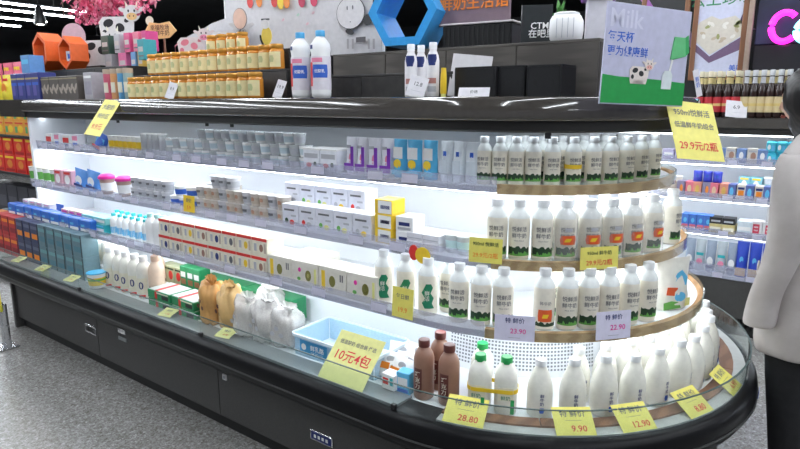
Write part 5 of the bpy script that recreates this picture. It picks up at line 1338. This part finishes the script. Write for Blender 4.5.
# sauce bottles on the rear cooler
SAUCE = mat('sauce_dark', (.025, .012, .010), .12)
def sauce(labm, capm, neckm):
    p = Proto('sauce_bottle', 'bottle')
    p.add('body', lathe(((.024, 0), (.0275, .005), (.028, .02), (.028, .165), (.025, .185), (.016, .215), (.0130, .235), (.0125, .275)), SAUCE, 16))
    p.add('cap', lathe(((.0155, .268), (.016, .270), (.016, .302), (.0145, .305), (0, .3055)), capm, 14))
    p.add('neck_label', lathe(((.0165, .222), (.0142, .236), (.0138, .262)), neckm, 14))
    h = p.add('label_print', lathe(((.0286, .035), (.0286, .135)), labm, 16)); p.add('label_stripe', lathe(((.0290, .075), (.0290, .092)), C('label_gold', .60, .45, .16), 16), par=h)
    return p
s1 = sauce(C('label_crimson', .50, .03, .04), C('cap_cream', .66, .60, .44), C('neck_gold', .55, .45, .20)); s2 = sauce(C('label_sand', .60, .48, .26), C('cap_silver', .55, .56, .58), C('neck_pearl', .50, .50, .52))
row(s1, 696, 741, 5, YR + .20, ZTOP_REAR + .002, 'dark sauce bottle with crimson label, {o} from left on rear cooler', 'crimson-label sauce bottles', refz=1.6)
row(s2, 741, 792, 6, YR + .20, ZTOP_REAR + .002, 'dark sauce bottle with sand label, {o} from left on rear cooler', 'sand-label sauce bottles', refz=1.6)
row(s1, 700, 790, 10, YR + .29, ZTOP_REAR + .002, 'dark sauce bottle, {o} from left in rear row on rear cooler', 'rear sauce bottles', refz=1.6)
row(s2, 793, 850, 6, YR + .20, ZTOP_REAR + .002, 'dark sauce bottle with sand label, {o} behind the shopper', 'sauce bottles behind the shopper', refz=1.6)
card('price_card', 'white price card propped before the sauce bottles', (x_at(736, YR + .12, 1.47), YR + .12, ZTOP_REAR + .003), .55, .35, .135, .115, C('card_white', .72, .70, .74), (('6.9', .036, INK, 0, .07), ('———', .02, GREYP, 0, .035)), roll=.12)
# framed posters on the partition
def frame(t, w_, h_, m, dep=.03, b=.035):
    for s in (-1, 1):
        link('frame_side', box(b, dep, h_, m, .003), t, (s * (w_ / 2 - b / 2), 0, 0)); link('frame_rail', box(w_ - 2 * b, dep, b, m, .003), t, (0, 0, 0 if s < 0 else h_ - b))
FRW = ramp_mat('frame_wood', 'wave', [(.2, (.20, .085, .04)), (.8, (.32, .15, .07))], 5, .4, stretch=(1, 1, .3))
YP = 5.30
zp0 = z_at(720, 80, YP)
pa, pb2 = x_at(690, YP, 1.9), x_at(744, YP, 1.9)
t = thing('framed_poster', 'wood-framed white food poster with green calligraphy above the rear cooler', 'poster', ((pa + pb2) / 2, YP, zp0)); PWd = pb2 - pa; PHt = .86
link('paper', box(PWd - .02, .01, PHt - .02, C('poster_white', .56, .58, .72), .001), t, (0, .008, .01)); frame(t, PWd, PHt, FRW)
link('lettering', text('云上珍味', .11, C('calli_green', .03, .22, .10), bold=.001), t, (0, .0018, .595)); link('lettering', text('美味', .05, BLUE, bold=.0006), t, (.14, .0018, .085))
dish = link('dish_picture', plate(((-.24, .36), (-.20, .26), (-.05, .13), (.20, .24), (.22, .30), (.18, .33), (-.05, .18), (-.16, .28), (-.20, .38)), .002, C('dish_plum', .16, .10, .18)), t, (0, .0016, 0))
link('food_picture', plate(((-.18, .36), (-.15, .29), (-.05, .19), (.17, .33), (.16, .42), (.10, .47), (.0, .45), (-.06, .48), (-.14, .44)), .002, C('food_cream', .62, .58, .50)), dish, (0, -.0012, 0))
rnd = random.Random(5)
for k in range(16): link('garnish', plate(oval(.022, .012, rnd.uniform(-.12, .13), rnd.uniform(.29, .43), 8, rnd.uniform(0, 3)), .001, [C('food_white', .74, .72, .66), C('food_leaf', .30, .32, .12), C('food_tan', .50, .42, .30)][k % 3]), dish, (0, -.0024, 0))
link('leaf_picture', plate(((.13, .42), (.19, .36), (.25, .36), (.20, .39), (.15, .48)), .002, MATS['dish_plum']), dish, (0, -.0012, 0))
pa, pb2 = x_at(640, YP, 2.1), x_at(688, YP, 2.1)
t = thing('framed_poster', 'dark framed poster with purple streak above the milk board', 'poster', ((pa + pb2) / 2, YP, z_at(665, 21, YP))); w_ = pb2 - pa
link('paper', box(w_ - .02, .01, .6, C('poster_night', .02, .02, .022), .001), t, (0, .008, .01)); frame(t, w_, .62, FRW)
link('purple_streak', plate(((-.20, .18), (-.15, .20), (-.05, .05), (-.09, .04)), .001, C('streak_purple', .35, .12, .42)), t, (0, .002, 0)); link('warm_patch', plate(oval(.05, .02, -.02, .06), .001, C('patch_moss', .16, .22, .06)), t, (0, .002, 0))
# grey metal post beside the poster and dark glossy panels with a neon word
t = thing('wall_post', 'slim beige metal post right of the food poster', 'post', (x_at(747, 5.28, 1.9), 5.28, 0)); link('shaft', box(.035, .04, 3.85, mat('post_beige', (.42, .33, .26), .3, .4), .004), t); link('foot_plate', box(.08, .06, .01, CHROME, .002), t)
xa_, xb_ = x_at(753, 5.3, 1.9), 3.2
t = thing('gloss_panel', 'dark glossy wall panel under the neon letters', 'panel', ((xa_ + xb_) / 2, 5.31, 1.46))
link('lower_sheet', box(xb_ - xa_, .03, z_at(770, 45, 5.3) - 1.46, mat('panel_gloss', (.03, .03, .032), .08, bump=.25, nscale=4), .004), t)
link('upper_sheet', box(xb_ - xa_, .03, 1.2, ramp_mat('panel_night', 'noise', [(.3, (.012, .014, .03)), (.7, (.035, .04, .09))], 5, .3), .004), t, (0, 0, z_at(770, 45, 5.3) - 1.455))
def neon(ch, m, px, py, size, label):
    t = thing('neon_letter', label, 'sign', (x_at(px, 5.2, 2.05), 5.20, z_at(px, py, 5.2)))
    if ch == 'C': pts = [(size * .42 * math.cos(a), 0, size * .52 * math.sin(a)) for a in [math.radians(45 + 270 * i / 22) for i in range(23)]]
    else: pts = [(size * .36 * math.cos(a), 0, size * .38 * math.sin(a) - size * .12) for a in [math.radians(360 * i / 24) for i in range(25)]]
    link('tube', tube(pts, size * .115, m, 10), t)
    for s in (-.35, .3): link('standoff', tube([(-size * .3, .02, size * s * .9), (-size * .3, .11, size * s * .9)], .008, CHROME, 6), t)
neon('C', mat('neon_magenta', (1.0, .02, .62), emit=3.2), 784, 27, .19, 'glowing magenta neon letter C')
neon('o', mat('neon_cyan', (.25, .95, .95), emit=3.0), 808, 27, .19, 'glowing cyan neon letter o at right edge')

# ================================================================== SNACK RACK AT THE FAR LEFT
xr0, xr1 = -6.4, -5.0
t = thing('snack_rack', 'black snack rack standing beyond the far left end of the island', 'rack', ((xr0 + xr1) / 2, 2.35, 0)); RW = xr1 - xr0
RKM = C('rack_black', .015, .015, .016)
for sx in (-1, 1):
    for yy in (-.28, .28): link('post', box(.03, .03, 1.62, RKM, .002), t, (sx * (RW / 2 - .02), yy, 0))
SHZ = [.10, .55, .985, 1.295, 1.575]
for z in SHZ: link('shelf', box(RW, .60, .022, RKM, .003), t, (0, 0, z - .022))
link('back_panel', box(RW - .06, .012, 1.5, RKM, .002), t, (0, .295, .08))
def rack_row(p, n, z, Y, label, group, x0=xr0 + .06, x1=xr1 - .05):
    for i in range(n): p.put(label.format(o=ORD[i]), (x0 + (x1 - x0) * (i + .5) / n, Y, z + .0005), random.uniform(-.05, .05), group)
rp = pack('snack_box', .20, .14, .145, C('snack_red', .66, .03, .02), (('o', .0, .07, .05, .035, C('snack_orange', .74, .24, .04)), ('r', 0, .115, .16, .018, YELO), ('r', 0, .01, .16, .02, C('snack_wine', .40, .01, .01))), cat='box')
rack_row(rp, 6, .985, 2.13, 'bright red snack box, {o} from left in lower red row on the rack', 'red snack boxes')
rack_row(rp, 6, .985 + .1455, 2.13, 'bright red snack box, {o} from left stacked on the red row', 'stacked red snack boxes')
oq = pack('snack_box', .17, .14, .11, C('snack_tang', .76, .34, .05), (('o', .02, .05, .04, .03, YELO), ('r', 0, .09, .13, .012, RED), ('r', -.05, .02, .04, .05, C('snack_green', .10, .36, .14))), cat='box')
rack_row(oq, 7, 1.295, 2.13, 'tangerine snack box, {o} from left on the rack', 'tangerine snack boxes'); rack_row(oq, 7, 1.295 + .1105, 2.13, 'tangerine snack box, {o} from left stacked on the tangerine row', 'stacked tangerine boxes')
yq2 = spouch('snack_bag', .19, .20, .08, C('snack_yellow', .80, .66, .04), (('o', 0, .09, .05, .04, ORG), ('r', 0, .15, .1, .02, RED)), seed=3)
rack_row(yq2, 6, 1.575, 2.12, 'yellow snack bag, {o} from left on top of the rack', 'yellow snack bags')
rack_row(spouch('snack_bag', .19, .32, .08, C('snack_pink', .66, .10, .20), (('o', 0, .17, .05, .05, WHITE), ('r', 0, .25, .1, .03, YELO)), seed=5), 6, 1.575, 2.30, 'tall pink snack bag, {o} from left at back of the rack top', 'pink snack bags')
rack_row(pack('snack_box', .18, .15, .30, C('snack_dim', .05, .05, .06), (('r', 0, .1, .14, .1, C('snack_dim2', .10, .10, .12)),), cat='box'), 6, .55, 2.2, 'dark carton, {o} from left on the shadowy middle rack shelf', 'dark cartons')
# ================================================================== SMALL STANDS AT THE LEFT EDGE
t = thing('sign_stand', 'grey metal stand with a yellow panel at the left edge', 'stand', (x_at(4, 1.40, .1), 1.40, 0))
link('base', box(.14, .12, .012, CHROME, .004), t); link('post', lathe(((.016, .012), (.016, .30)), CHROME, 10), t); link('post', lathe(((.016, .012), (.016, .30)), CHROME, 10), t, (.055, 0, 0))
link('cross_bar', box(.10, .014, .018, CHROME, .002), t, (.027, 0, .15)); link('cross_bar', box(.10, .014, .014, CHROME, .002), t, (.027, 0, .06))
link('yellow_panel', box(.11, .008, .20, C('panel_yellow', .72, .66, .03), .002), t, (.02, -.02, .26)); link('dark_edge', box(.012, .012, .2, BLACK, .001), t, (-.04, -.02, .26))
t = thing('cable_stand', 'dark wire stand wrapped with green cord at the lower left edge', 'stand', (-2.62, .42, 0))
link('rod', lathe(((.006, 0), (.006, .36)), BLACK, 8), t); link('base', lathe(((.08, 0), (.085, .004), (.08, .012), (0, .016)), BLACK, 16), t); link('sleeve', lathe(((.02, .01), (.022, .02), (.020, .17), (.014, .18)), mat('sleeve_dark', (.03, .028, .024), .5), 10), t)
for k in range(4): link('cord_wrap', tube([(.024 * math.cos(a), .024 * math.sin(a), .185 + .011 * k + .002 * math.sin(a * 2)) for a in [2 * PI * i / 14 for i in range(15)]], .006, C('cord_green', .035, .05, .03), 6), t)
link('cable', tube([(.02, 0, .19), (.12, .01, .06), (.24, -.02, .006), (.40, -.08, .005)], .004, BLACK, 6), t)

# ================================================================== THE SHOPPER
def soft(o, lv=1):
    m = o.modifiers.new('subd', 'SUBSURF'); m.levels = lv; m.render_levels = lv; return o
SKIN = mat('skin', (.55, .32, .22), .5, noise=.05, nscale=60)
HAIR = ramp_mat('hair_black', 'wave', [(.2, (.006, .005, .005)), (.8, (.022, .018, .017))], 14, .38, stretch=(3, 3, .3))
JACK = ramp_mat('jacket_beige', 'noise', [(.3, (.44, .40, .385)), (.7, (.56, .515, .50))], 9, .7, .25)
TROU = mat('trousers_black', (.012, .012, .014), .8, noise=.2, nscale=30, bump=.2)
SHOE = mat('shoe_white', (.6, .6, .6), .5)
# local frame: facing -y; later turned to look towards the island
person = thing('person', 'shopper in a long pale beige hooded jacket and black trousers facing the shelves', 'person', (-.02, 2.73, 0), (.05, 0, math.radians(-112)))
def skin_mesh(pts, edges, m, lv=2):
    me = bpy.data.meshes.new('body'); me.from_pydata([p[:3] for p in pts], edges, [])
    o = link('body', me, person); me.materials.append(m)
    md = o.modifiers.new('skin', 'SKIN'); md.use_smooth_shade = True
    for i, p in enumerate(pts):
        sv = me.skin_vertices[0].data[i]; r = p[3]; sv.radius = r if isinstance(r, tuple) else (r, r); sv.use_root = (i == 0)
    md2 = o.modifiers.new('subd', 'SUBSURF'); md2.levels = lv; md2.render_levels = lv
    return o
P = [(0, 0, .92, (.14, .11)), (0, -.01, 1.08, (.13, .10)), (0, -.005, 1.24, (.14, .10)), (0, .01, 1.35, (.095, .065)), (0, .01, 1.44, .052), (0, -.04, 1.50, .055)]
E_ = [(0, 1), (1, 2), (2, 3), (3, 4), (4, 5)]
for s in (-1, 1):
    b = len(P)
    P += [(s * .095, 0, .86, .085), (s * .10, -.01, .50, .055), (s * .10, .01, .10, .038), (s * .105, -.10, .035, .034)]
    E_ += [(0, b), (b, b + 1), (b + 1, b + 2), (b + 2, b + 3)]
    c = len(P)
    P += [(s * .165, .015, 1.33, .045), (s * .215, .03, 1.12, .040), (s * .225, -.03, .90, .027), (s * .225, -.05, .84, .030)]
    E_ += [(3, c), (c, c + 1), (c + 1, c + 2), (c + 2, c + 3)]
    for k, (dx, dy, L) in enumerate(((.004, -.032, .065), (.004, -.014, .075), (.004, .004, .070), (.004, .020, .055))):
        f = len(P); P += [(s * (.225 + dx), -.05 + dy, .805, .0085), (s * (.222 + dx), -.055 + dy, .805 - L * .5, .008), (s * (.214 + dx), -.06 + dy, .805 - L, .0068)]
        E_ += [(c + 3, f), (f, f + 1), (f + 1, f + 2)]
    f = len(P); P += [(s * .215, -.090, .835, .010), (s * .208, -.105, .805, .0085)]; E_ += [(c + 3, f), (f, f + 1)]
skin_mesh(P, E_, SKIN)
# head with face
bm = bmesh.new(); bmesh.ops.create_uvsphere(bm, u_segments=28, v_segments=22, radius=1)
for v in bm.verts:
    x, y, z = v.co
    w_ = .076 * (1 - .22 * max(0, -z) ** 1.3); dd_ = .096 * (1 - .10 * max(0, -z))
    q = Vector((x * w_, y * dd_ + .004, z * .112))
    if y < 0:
        fz = q.z
        nose = math.exp(-((q.x / .013) ** 2 + ((fz + .012) / .020) ** 2)) * .022; brow = math.exp(-((fz - .028) / .012) ** 2) * .004
        eye = sum(math.exp(-(((q.x - s * .031) / .013) ** 2 + ((fz - .010) / .010) ** 2)) for s in (-1, 1)) * .007
        lips = math.exp(-((q.x / .022) ** 2 + ((fz + .048) / .009) ** 2)) * .006; chin = math.exp(-((q.x / .025) ** 2 + ((fz + .088) / .016) ** 2)) * .010
        q.y -= nose + brow + lips + chin - eye
    v.co = q
hd = link('head', finish(bm, 'head', SKIN, 180), person, (0, -.055, 1.565), (.10, 0, 0))
for s in (-1, 1):
    link('eye', lathe(((0, -.009), (.006, -.007), (.009, 0), (.006, .007), (0, .009)), WHITE, 12), hd, (s * .031, -.0745, .010)); link('iris', lathe(((0, 0), (.004, .001), (.0045, .004)), INKK, 10), hd, (s * .031, -.0830, .010), (-PI / 2, 0, 0))
    link('ear', lump(.010, .022, .032, SKIN, 2, .03, .0, 8), hd, (s * .076, .008, -.032)); link('eyebrow', box(.03, .004, .005, HAIR, .001), hd, (s * .031, -.0885, .028))
link('mouth', plate(((-.022, -.048), (-.008, -.043), (0, -.045), (.008, -.043), (.022, -.048), (.008, -.055), (-.008, -.055)), .003, C('lips', .45, .14, .12)), hd, (0, -.0985, 0))
# hair: cap plus length to the shoulder
bm = bmesh.new(); bmesh.ops.create_uvsphere(bm, u_segments=28, v_segments=20, radius=1)
for v in list(bm.verts):
    x, y, z = v.co
    if y < -.72 and z < .42: v.co = Vector((x * .079, -.045, max(z, -.2) * .10))
    else:
        k = 1 + .02 * math.sin(18 * x + 7 * z)
        zz = z * .122 if z > 0 else z * .21
        v.co = Vector((x * .093 * k, y * .112 * k + .010 + (.015 if z < -.2 else 0), zz + .004))
link('hair', finish(bm, 'hair', HAIR, 180), person, (0, -.055, 1.570), (.08, 0, 0))
# jacket: body, hood, sleeves
def wring(c, rx, ry, n=30, fold=.0, ph_=0.): return [(c[0] + rx * (1 + fold * math.sin(7 * 2 * PI * k / n + ph_)) * math.cos(2 * PI * k / n), c[1] + ry * (1 + fold * math.sin(5 * 2 * PI * k / n + ph_)) * math.sin(2 * PI * k / n), c[2]) for k in range(n)]
def cloth(rings, m, close_top=False, t=.006):
    bm = bmesh.new(); R = [[bm.verts.new(p) for p in r] for r in rings]; n = len(R[0])
    for A, B in zip(R, R[1:]):
        for k in range(n): bm.faces.new((A[k], A[(k + 1) % n], B[(k + 1) % n], B[k]))
    return finish(bm, 'cloth', m, 180)
jk = link('jacket', cloth([wring((0, .0, z), rx, ry, fold=f, ph_=z * 9) for z, rx, ry, f in ((.60, .205, .165, .035), (.62, .215, .172, .035), (.75, .212, .168, .03), (.90, .205, .160, .02), (1.02, .196, .150, .025), (1.12, .195, .146, .02), (1.24, .200, .146, .012), (1.33, .192, .132, .01), (1.385, .155, .108, .0), (1.42, .105, .085, .0), (1.445, .085, .078, .0))], JACK), person)
md = jk.modifiers.new('solid', 'SOLIDIFY'); md.thickness = .008; soft(jk)
hood = link('hood', cloth([wring((0, .05 + dy, z), rx, ry, fold=.02, ph_=z * 5) for z, rx, ry, dy in ((1.385, .11, .07, .02), (1.40, .135, .095, .03), (1.44, .135, .10, .025), (1.475, .115, .085, .01), (1.48, .095, .065, .0), (1.45, .085, .055, .0))], JACK), person, label='folded-down hood'); soft(hood)
for s in (-1, 1):
    rings = []
    for x, y, z, r in ((.150, .012, 1.375, .070), (.190, .018, 1.345, .074), (.218, .022, 1.27, .072), (.232, .030, 1.17, .068), (.236, .030, 1.10, .066), (.240, .010, 1.02, .060), (.240, -.015, .93, .054), (.238, -.040, .875, .052), (.236, -.055, .80, .054), (.234, -.062, .735, .056), (.234, -.062, .725, .050)):
        rings.append(wring((s * x, y, z), r, r * 1.05, 18, .03, z * 20))
    sl = link('sleeve', cloth(rings, JACK), person); md = sl.modifiers.new('solid', 'SOLIDIFY'); md.thickness = .006; soft(sl)
    link('pocket_flap', box(.11, .006, .035, JACK, .003), jk, (s * .10, -.150, .90), (0, 0, s * .45))
    rings = [wring((s * .095, -.0 + dy, z), r, r * 1.1, 20, .02, z * 15) for z, r, dy in ((.88, .100, 0), (.70, .092, -.005), (.50, .074, -.012), (.30, .066, .002), (.10, .058, .01), (.07, .056, .01))]
    soft(link('trouser_leg', cloth(rings, TROU), person, label='black trouser leg'))
    sh = link('shoe', lump(.045, .125, .042, SHOE, 6, .02, .25, 10), person, (s * .10, -.055, .006), (-.05, 0, 0)); link('sole', box(.088, .25, .014, C('sole_grey', .35, .35, .36), .005), sh, (0, 0, -.006))
link('zip_line', tube([(0, -.172, .62), (0, -.160, .90), (0, -.146, 1.12), (0, -.146, 1.24), (0, -.10, 1.40)], .004, CHROME, 6), jk)
